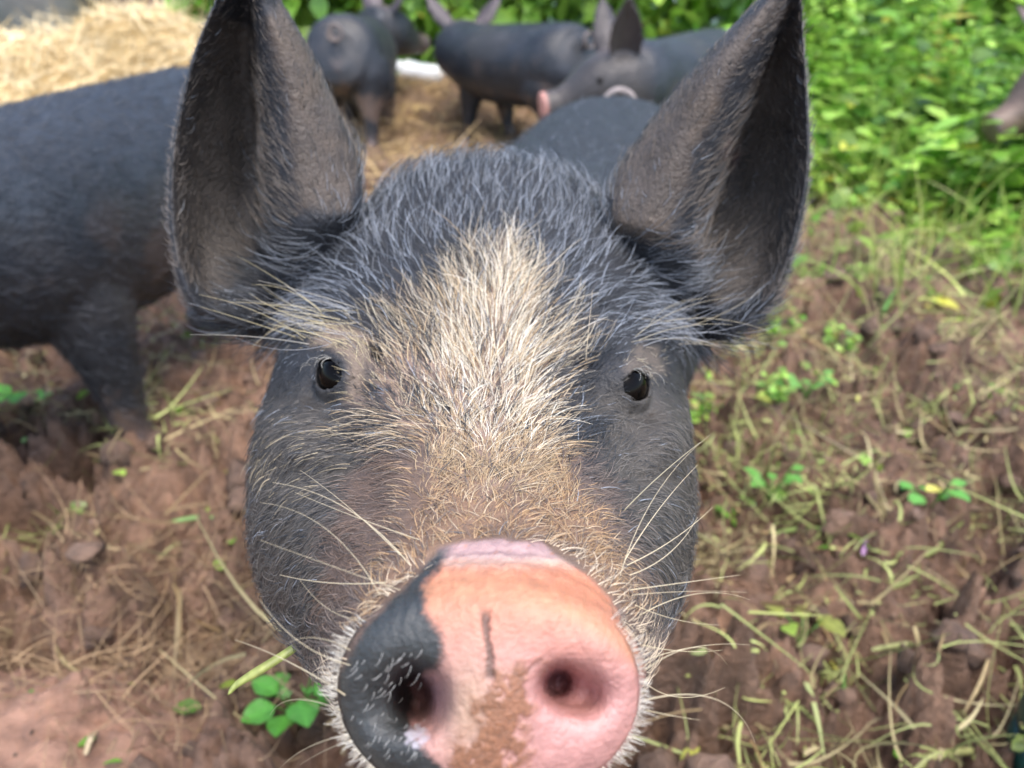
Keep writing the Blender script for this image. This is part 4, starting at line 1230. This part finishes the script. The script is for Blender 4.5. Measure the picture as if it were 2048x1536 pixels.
# the big dark flank at the left: shoulder and foreleg near, rump away behind the ear
build_pig('black pig on the left, dusty flank and foreleg beside the straw heap', (-.495, .95, -.005), math.radians(260), head=dict(d=(1, -.5, -.2)), front=((-.01, .02), (-.02, -.15)), hind=((.03, 0), (-.04, 0)), scale=.985, voxel=.005, pink_ears=0, fur=26000, fur_len=.016, group='pigs in the muddy pen', seed=1)
build_pig('black pig seen from behind, curled tail, beside the straw heap', (-.555, 3.0, 0), math.radians(91), head=dict(d=(1, -.9, -.2), at=(.33, -.04, .33)), front=((.0, 0), (0, 0)), hind=((.02, .012), (-.06, 0)), scale=1.08, fur=9000, group='pigs in the muddy pen', seed=2)
build_pig('black pig standing broadside with its head turned away, in front of the weeds', (.02, 2.88, 0), math.radians(132), head=dict(d=(.9, -.75, -.1), at=(.31, -.02, .31), ear_spread=.9), front=((.03, 0), (-.05, 0)), hind=((.02, 0), (-.04, 0)), scale=1.02, fat=1.2, fur=9000, group='pigs in the muddy pen', seed=3)
build_pig('black pig with pink snout tip and upright ears, face in profile', (.461, 2.228, 0), math.radians(238), head=dict(d=(.8, -.85, -.15), at=(.34, -.015, .29), ear_spread=.45, ear_fwd=.0, turn=75, short=.85), front=((.0, 0), (0, 0)), scale=1.0, tint=(.52, .25, .20), face=(.06, .05, .045), pink_ears=.12, fur=9000, group='pigs in the muddy pen', seed=4)
build_pig('brown muddy faced pig nosing through the green weeds', (1.62, 1.92, 0), math.radians(186), head=dict(d=(1, .05, -.45)), scale=1.0, tint=(.17, .12, .10), face=(.19, .125, .09), fur=5000, group='pigs in the muddy pen', seed=5)

# ------------------------------------------------------------------ weeds
def weed_mesh(kind, r):
    """-> stem (V,F,C), foliage (V,F,C) of one plant about its foot"""
    st_r, st_d, st_L, lp, ld, lu, ls = [], [], [], [], [], [], []
    ns = {0: 7, 1: 3, 2: 9}[kind]
    for s in range(ns):
        a = r.uniform(0, 2 * math.pi); lean = r.uniform(.1, .9) if kind != 1 else r.uniform(.02, .3)
        H = {0: r.uniform(.10, .24), 1: r.uniform(.3, .55), 2: r.uniform(.05, .14)}[kind]
        d = np.array([math.cos(a) * lean, math.sin(a) * lean, 1.0]); d /= np.linalg.norm(d)
        base = np.array([math.cos(a), math.sin(a), 0]) * r.uniform(0, .05)
        st_r.append(base); st_d.append(d); st_L.append(H)
        nl = {0: 9, 1: 15, 2: 6}[kind]
        for q in range(nl):
            t = (q + 1.5) / (nl + 1)
            b = r.uniform(0, 2 * math.pi)
            lp.append(base + d * H * t); ld.append((math.cos(b), math.sin(b), r.uniform(-.2, .6))); lu.append((r.gauss(0, .35), r.gauss(0, .35), 1))
            ls.append({0: r.uniform(.03, .075), 1: r.uniform(.045, .10) * (1.15 - .6 * t), 2: r.uniform(.018, .045)}[kind])
    n = len(st_r)
    S = ribbons(np.array(st_r), np.array(st_d), np.array(st_L), np.full(n, .004), rng.normal(size=(n, 3)) * .05, green(n, .8), 4)
    n = len(lp)
    Lf = leaves(np.array(lp), np.array(ld), np.array(lu, float), np.array(ls), green(n), {0: 1.05, 1: .8, 2: 1.2}[kind])
    return S, Lf

WEEDS = []
rr = random.Random(4)
for k in (0, 0, 0, 1, 1, 2, 2):
    S, Lf = weed_mesh(k, rr)
    WEEDS.append((k, mesh_from('stems', *S, mat=M_LEAF), mesh_from('foliage', *Lf, mat=M_LEAF)))

KIND = {0: ('low bushy weed with oval leaves', 'bushy weeds'), 1: ('tall leafy weed with pointed leaves', 'tall weeds'), 2: ('tiny ground hugging weed', 'tiny weeds')}
def weed(v, x, y, s, a, edge=1.0):
    k, sm, fm = WEEDS[v]
    if x < edge - .05: zone, zl = 'on the open mud', 'sprouting from the open churned mud'
    elif abs(x - 1.45) < .3 and abs(y - 1.9) < .35: zone, zl = 'round the brown faced pig', 'growing round the brown faced pig\'s snout'
    elif x < edge + .16: zone, zl = 'along the mud edge', 'right along the edge of the mud'
    elif y > 2.7: zone, zl = 'before the undergrowth bank', 'in front of the dense undergrowth bank'
    else: zone, zl = 'in the green patch', 'in the middle of the green patch beside the mud'
    size = 'small ' if s < .6 and k != 2 else ''
    o = obj('leafy_weed', sm, label=f'{size}{KIND[k][0]} {zl}', category='weed', group=f'{KIND[k][1]} {zone}')
    o.location = (x, y, float(ground_h(np.array([x]), np.array([y]))[0]) - .004); o.scale = (s,) * 3; o.rotation_euler = (0, 0, a)
    f = obj('foliage', fm, o, kind='stuff')
    return o
for i in range(190):
    y = 1.25 + 2.6 * rr.random() ** .8
    edge = 1.02 - .05 * (y - 1.4) + .08 * math.sin(y * 9)
    x = edge + abs(rr.gauss(0, .45)) + (0 if rr.random() < .8 else -.14)
    weed(rr.choice([0, 1, 2, 3, 4, 5] if x > edge + .2 else [0, 1, 5, 6]), x, y, rr.uniform(.8, 1.4), rr.uniform(0, 6.3), edge)
for i in range(30):
    x, y = rr.uniform(-.95, .9), rr.uniform(.6, 1.9)
    weed(rr.choice([5, 6]), x, y, rr.uniform(.15, .42), rr.uniform(0, 6.3))

def undergrowth():
    n = 20000
    x = rng.uniform(-1.6, 4.2, n); y = 3.75 + rng.random(n) ** 1.4 * 1.6
    top = .75 + .35 * fbm(np.stack([x * 1.3, y, 0 * x], -1), 3) + .5 * (y - 3.75) + .25 * sstep(.5, 2, x)
    z = .12 + rng.random(n) ** .8 * top
    lump = fbm(np.stack([x, y, z], -1) * 4.0, 3)
    k = lump > -.22
    x, y, z, lump = x[k], y[k], z[k], lump[k]; n = len(x)
    d = rng.normal(size=(n, 3)) + np.array([0, -.5, 0])
    up = np.array([0, -.6, 1.0]) + .6 * rng.normal(size=(n, 3))
    V, F, C = leaves(np.stack([x, y, z], -1), d, up, rng.uniform(.05, .17, n), green(n, .95), .9)
    ns = 700
    sx = rng.uniform(-1.5, 4, ns); sy = rng.uniform(3.8, 5, ns)
    S = ribbons(np.stack([sx, sy, .05 + 0 * sx], -1), rng.normal(size=(ns, 3)) * .15 + np.array([0, 0, 1.0]), rng.uniform(.4, 1.1, ns), np.full(ns, .008), rng.normal(size=(ns, 3)) * .1, green(ns, .8), 4)
    V2, F2 = join([(V, F), (S[0], S[1])]); C2 = np.concatenate([C, S[2]])
    obj('undergrowth', mesh_from('undergrowth', V2, F2, C2, mat=M_LEAF), kind='stuff', label='dense bank of leafy green undergrowth behind the pen', category='undergrowth')
    # ground cover under the weeds on the right
    n = 8000
    x = 1.08 + np.abs(rng.normal(0, .9, n)) - .16 * rng.exponential(1, n); y = 1.2 + 2.9 * rng.random(n)
    z = ground_h(x, y) + .01 + .10 * rng.random(n) * sstep(1.0, 1.4, x) + .10 * sstep(1.2, 2.4, x) * rng.random(n)
    d = rng.normal(size=(n, 3)) * np.array([1, 1, .5])
    V, F, C = leaves(np.stack([x, y, z], -1), d, np.array([0, 0, 1.0]) + .5 * rng.normal(size=(n, 3)), rng.uniform(.015, .085, n), green(n, 1.1), 1.0)
    ng = 5200
    gx = 1.0 + np.abs(rng.normal(0, .7, ng)) - .18 * rng.exponential(1, ng); gy = 1.2 + 2.7 * rng.random(ng)
    S = ribbons(np.stack([gx, gy, ground_h(gx, gy)], -1), rng.normal(size=(ng, 3)) * .5 + np.array([0, 0, .7]), rng.uniform(.06, .25, ng), rng.uniform(.003, .006, ng), rng.normal(size=(ng, 3)) * .3 + np.array([0, 0, -.3]), green(ng) * np.array([1.5, 1.1, 1.6]), 5)
    V2, F2 = join([(V, F), (S[0], S[1])]); C2 = np.concatenate([C, S[2]])
    obj('ground_cover', mesh_from('ground_cover', V2, F2, C2, mat=M_LEAF), kind='stuff', label='carpet of small green leaves and grass beside the mud', category='ground cover')
undergrowth()

# ------------------------------------------------------------------ single things in the pen
M_WHITE = plain_mat('white_plastic', (.78, .79, .78), .4, vary=.05, vscale=6)
M_GREY = plain_mat('grey_plastic', (.30, .30, .30), .45, bump=.1, vary=.2, vscale=9)
M_WOOD = plain_mat('weathered_wood', (.22, .19, .13), .8, .3, bump=.5, bscale=30, vary=.3, vscale=12)
M_DARKW = plain_mat('dark_board', (.05, .04, .036), .8, .3, bump=.5, bscale=25, vary=.35, vscale=7)
M_RUST = plain_mat('rusty_metal', (.16, .085, .075), .65, .4, bump=.3, bscale=60, vary=.3, vscale=20)
M_RUBBER = plain_mat('green_rubber', (.010, .055, .042), .38, .5, vary=.12, vscale=14)

def box(V0, V1, bev=.004):
    bm = bmesh.new(); bmesh.ops.create_cube(bm, size=1)
    for v in bm.verts:
        for a in range(3):
            v.co[a] = V0[a] if v.co[a] < 0 else V1[a]
    bmesh.ops.bevel(bm, geom=bm.edges[:] , offset=bev, segments=2, affect='EDGES', profile=.7)
    return bm

def bm_obj(name, bm, mat, parent=None, smooth=False, **props):
    me = bpy.data.meshes.new(name); bm.to_mesh(me); bm.free()
    if smooth: me.polygons.foreach_set('use_smooth', np.ones(len(me.polygons), bool))
    me.materials.append(mat)
    return obj(name, me, parent, **props)

def arr_obj(name, VF, mat, parent=None, **props):
    return obj(name, mesh_from(name, VF[0], VF[1], mat=mat), parent, **props)

# white pipe lying on the bank behind the pigs
a, b = P(560, 92, 3.55), P(905, 158, 3.45)
root = empty('white_pipe', tuple((a + b) / 2), label='white plastic pipe lying on the bank in front of the green undergrowth', category='pipe')
o = np.array(root.location)
arr_obj('pipe_wall', tube([a - o, (a + b) / 2 - o, b - o], [.045] * 3, [.045] * 3, (0, 0, 1), seg=24, m=20), M_WHITE, root)
arr_obj('end_collar', tube([b - o - .06 * nrm(b - a), b - o], [.051, .051], [.051, .051], (0, 0, 1), seg=24, m=4), M_WHITE, root)

# dark lean-to, post, trough and rusty frame behind the straw
shed = empty('shed_wall', (-3.0, 4.9, 0), label='dark timber shed wall behind the straw heap', category='wall')
for i in range(17):
    bm = box((-2.2 + i * .2, -.015 - .006 * (i % 2), 0), (-2.2 + i * .2 + .192, .02, 2.0), .003); bm_obj('plank', bm, M_DARKW, shed)
bm = box((-2.2, -.06, .9), (1.2, -.022, 1.0)); bm_obj('rail', bm, M_DARKW, shed)
c = P(166, 40, 4.1)
post = bm_obj('fence_post', box((-.055, -.05, 0), (.055, .05, 1.1), .008), M_WOOD, label='weathered wooden post standing behind the straw heap', category='post')
post.location = (c[0], c[1], 0)
c = P(70, -20, 3.95)
tr = empty('feed_tub', (c[0], c[1], c[2]), label='grey plastic tub with rounded rim standing behind the straw heap', category='tub')
th = np.linspace(0, 2 * math.pi, 48, endpoint=False)
def oval(rx, ry, z): return np.stack([rx * np.cos(th), ry * np.sin(th), z + 0 * th], -1)
zb = -float(c[2]) - .02
R = np.array([oval(.16, .11, zb), oval(.19, .13, zb + .01), oval(.27, .19, .08), oval(.275, .195, .1), oval(.265, .185, .1), oval(.185, .125, zb + .03), oval(.1, .05, zb + .028)])
arr_obj('tub_body', loft(R), M_GREY, tr)
a2 = np.linspace(0, 2 * math.pi, 60)
rimp = np.stack([.275 * np.cos(a2), .195 * np.sin(a2), .1 + 0 * a2], -1)
arr_obj('rim', tube(rimp, [.02] * 60, [.02] * 60, (0, 0, 1), seg=12, m=120), M_GREY, tr)
tr.rotation_euler = (math.radians(6), 0, math.radians(-12))
fr = empty('rusty_frame', (-1.75, 4.3, 0), label='rusty brown metal frame with wheel behind the straw heap', category='metal frame')
o = np.array(fr.location)
for nm, A, B, w in (('crossbar', P(215, 16, 4.2), P(450, 14, 4.2), .028), ('crossbar', P(215, -40, 4.25), P(450, -45, 4.25), .02)):
    arr_obj(nm, tube([A - o, (A + B) / 2 - o, B - o], [w] * 3, [w * 1.2] * 3, (0, 0, 1), seg=12, m=10, pw=5), M_RUST, fr)
for q in (230, 330, 440):
    A = P(q, 16, 4.22); A0 = A.copy(); A0[2] = 0; A1 = A.copy(); A1[2] = .75
    arr_obj('upright', tube([A0 - o, (A0 + A1) / 2 - o, A1 - o], [.016] * 3, [.016] * 3, (0, 1, 0), seg=10, m=8, pw=5), M_RUST, fr)
c = P(290, 55, 4.3) - o
wp = np.stack([.16 * np.cos(a2), 0 * a2, .16 * np.sin(a2)], -1) + c
arr_obj('wheel', tube(wp, [.03] * 60, [.035] * 60, (0, 1, 0), seg=12, m=90), M_DARKW, fr)

# rubber boot at the right, only its edge in the picture
g = G(2046, 1520)
bt = empty('rubber_boot', (g[0] + .052, g[1] - .10, ground_h(np.array([g[0]]), np.array([g[1]]))[0]), label='dark green rubber boot standing in the mud', category='boot')
path = [(0, -.13, .045), (0, -.11, .05), (0, -.03, .055), (0, .06, .048), (0, .12, .04), (0, .148, .036), (0, .156, .034)]
foot = tube(path, [.018, .036, .04, .048, .045, .028, .006], [.03, .044, .048, .042, .034, .022, .006], (0, 0, 1), seg=28, m=40, pw=2.5)
shaft = tube([(0, -.075, .05), (0, -.08, .12), (0, -.085, .22), (0, -.09, .33)], [.045, .046, .055, .062], [.05, .05, .058, .066], (0, 1, 0), seg=28, m=30)
bv, bf = remesh(*join([foot, shaft]), .006, 4)
arr_obj('upper', (bv, bf), M_RUBBER, bt)
sole = tube([(0, -.13, .012), (0, -.1, .012), (0, -.03, .012), (0, .06, .012), (0, .13, .014), (0, .158, .016)], [.02, .04, .04, .052, .044, .008], [.014] * 6, (0, 0, 1), seg=24, m=30, pw=4)
arr_obj('sole', sole, M_RUBBER, bt)

# blade of grass hanging at the pig's jaw, clover seedling, stems and chips on the mud
def blade(name, pts, w, col, label, cat_, group=None, mat=None):
    """a curved blade with a folded middle and some thickness"""
    Pt = cat(np.array(pts, float), np.linspace(0, len(pts) - 1, 22))
    tg = nrm(np.gradient(Pt, axis=0)); sd = nrm(np.cross(tg, np.array([.2, -.6, .8])))
    up = np.cross(sd, tg)
    t = np.linspace(0, 1, 22); ww = w * np.interp(t, [0, .12, .55, .9, 1], [.55, .9, 1, .5, .08])
    R = np.stack([Pt + sd * ww[:, None], Pt + up * .0004 + up * ww[:, None] * -.35, Pt - sd * ww[:, None], Pt - up * .0006 - up * ww[:, None] * .45], 1)
    V, F = loft(R)
    C = np.array(col)[None] * (.8 + .5 * rng.random((len(V), 1)))
    b0 = Pt[0]
    ob = obj(name, mesh_from(name, V - b0, F, C, mat=mat or M_LEAF), label=label, category=cat_)
    ob.location = b0
    if group: ob['group'] = group
    return ob
blade('cut_grass', [P(622, 1272, .235), P(575, 1305, .232), P(520, 1340, .229), P(475, 1368, .228), P(456, 1390, .228)], .0014, (.42, .46, .14), 'yellowish green grass blade sticking out beside the pig\'s jaw', 'grass blade')

def on_ground(px, py, lift=.006):
    p = G(px, py)
    for _ in range(4):
        h = float(ground_h(np.array([p[0]]), np.array([p[1]]))[0])
        p = G(px, py, h + lift)
    return p

STEMS = [([(1516, 1080), (1600, 1062), (1700, 1062), (1745, 1100)], .0026, (.28, .40, .10), 'long green bent stem lying on the dark mud hollow'),
         ([(1745, 1100), (1850, 1115), (1905, 1060), (1935, 1035)], .0022, (.36, .40, .14), 'pale green curved stem beside the purple root'),
         ([(1950, 1500), (1870, 1520), (1820, 1545)], .003, (.5, .5, .2), 'thick straw coloured stem next to the rubber boot'),
         ([(1690, 1340), (1690, 1400), (1715, 1450)], .0024, (.2, .42, .1), 'bright green folded grass leaf on a mud lump'),
         ([(1800, 1230), (1870, 1250), (1960, 1270), (2040, 1290)], .0022, (.55, .48, .25), 'dry jointed straw stem lying across the mud on the right'),
         ([(1980, 1310), (1960, 1370), (1930, 1420)], .0019, (.6, .47, .25), 'short pinkish straw piece lying near the rubber boot'),
         ([(1745, 1300), (1800, 1295), (1830, 1280)], .0023, (.45, .46, .2), 'pale split grass piece on the mud'),
         ([(1745, 670), (1770, 620), (1795, 570)], .003, (.16, .40, .08), 'upright bright green grass leaf rising from a hole in the mud'),
         ([(1400, 1330), (1470, 1345), (1525, 1350)], .0026, (.42, .36, .14), 'yellow brown stem lying by the pig\'s jaw'),
         ([(340, 1045), (400, 1040), (470, 1035), (500, 1010)], .0026, (.24, .42, .12), 'fresh green stem lying on the mud left of the cheek'),
         ([(110, 1290), (130, 1330), (165, 1345)], .0018, (.42, .33, .16), 'curved dry root end hanging over a mud hollow'),
         ([(180, 1100), (195, 1070), (200, 1050)], .0022, (.5, .42, .2), 'short cut straw stub standing in the mud'),
         ([(60, 1020), (110, 1060), (140, 1120), (155, 1190)], .0018, (.33, .24, .13), 'long brown root curving down the mud'),
         ([(170, 1510), (185, 1480), (195, 1455)], .0022, (.6, .48, .3), 'pale straw chip on the smooth pink mud'),
         ([(315, 1120), (350, 1095), (375, 1080)], .002, (.4, .36, .16), 'tan straw piece next to a dark hole'),
         ([(1380, 560), (1340, 520), (1420, 470)], .002, (.45, .36, .18), None)]
for pts, w, col, lab in STEMS:
    if lab:
        blade('cut_grass' if col[1] >= col[0] else 'straw', [on_ground(*q) + np.array([0, 0, .004 * math.sin(i * 2.1)]) for i, q in enumerate(pts)], w, col, lab, 'stem', mat=M_LEAF)
blade('wood_chip', [on_ground(215, 1222), on_ground(250, 1205), on_ground(300, 1188)], .0065, (.30, .21, .16), 'flat greyish wood chip lying among roots', 'wood chip', mat=M_STRAW)
blade('root_piece', [on_ground(1725, 1110), on_ground(1740, 1075), on_ground(1760, 1050)], .003, (.42, .25, .42), 'curled purple root tip among green stems', 'root', mat=M_STRAW)

g0 = on_ground(1885, 330)
stalk = empty('dry_weed', tuple(g0), label='tall yellowing weed stalk standing among the green weeds', category='weed')
for k, (qx, qy) in enumerate([(1880, 15), (1925, -30), (1850, 90)]):
    top = P(qx, qy, proj(g0)[2] + .02 * k) - g0
    S = tube([(0, 0, 0), top * .5 + np.array([.012 * (k - 1), 0, 0]), top], [.004, .003, .0015], [.004, .003, .0015], (.1, 1, .1), seg=8, m=16)
    obj('stem', mesh_from('stem', S[0], S[1], np.array([.42, .36, .10]) * (.8 + .4 * rng.random((len(S[0]), 1))), mat=M_LEAF), stalk)
lm = one_leaf_mesh('leaf', .7, (.5, .46, .08))
for k in range(14):
    l = obj('leaf', lm, stalk); t = .35 + .62 * k / 14
    l.location = (P(1880, 15, proj(g0)[2]) - g0) * t; l.scale = (.05 + .03 * ((k * 5) % 3),) * 3; l.rotation_euler = (.3 * math.sin(k), -.2, k * 2.4)

def seedling(px, py, n, size, label, wide, col):
    p = on_ground(px, py, 0)
    root = empty('seedling', tuple(p), label=label, category='seedling')
    lm = one_leaf_mesh('leaf', wide, col)
    for i in range(n):
        a = i * 2.4 + .4
        h = .012 + .012 * (i % 3)
        d = np.array([math.cos(a), math.sin(a) * .9, .35])
        tip = d * .016 + np.array([0, 0, h])
        S = tube([(0, 0, 0), tip * .5 + np.array([0, 0, .004]), tip], [.0009] * 3, [.0009] * 3, (.1, 1, .1), seg=6, m=8)
        obj('stalk', mesh_from('stalk', S[0], S[1], np.repeat(np.array([[.14, .3, .06]]), len(S[0]), 0), mat=M_LEAF), root)
        l = obj('leaf', lm, root)
        l.location = tip; s = size * (.75 + .5 * ((i * 7) % 5) / 5); l.scale = (s, s, s)
        l.rotation_euler = (.25 * math.sin(i * 3.), -.25 - .2 * math.cos(i), a)
seedling(600, 1450, 9, .024, 'bright green clover like seedling beside the snout', 1.25, (.13, .42, .05))
seedling(1540, 1000, 7, .018, 'small green seedling in the mud right of the cheek', 1.1, (.15, .38, .06))
seedling(1610, 800, 8, .02, 'cluster of small round green leaves on the mud near the eye', 1.1, (.18, .40, .08))
seedling(50, 830, 5, .034, 'bright green leafy sprout below the left pig', 1.0, (.13, .45, .04))
seedling(1600, 1290, 4, .02, 'yellow green withered leaf cluster on the mud', 1.2, (.28, .30, .06))
seedling(1850, 1030, 7, .022, 'green sprout beside the curved stems', 1.1, (.15, .42, .07))
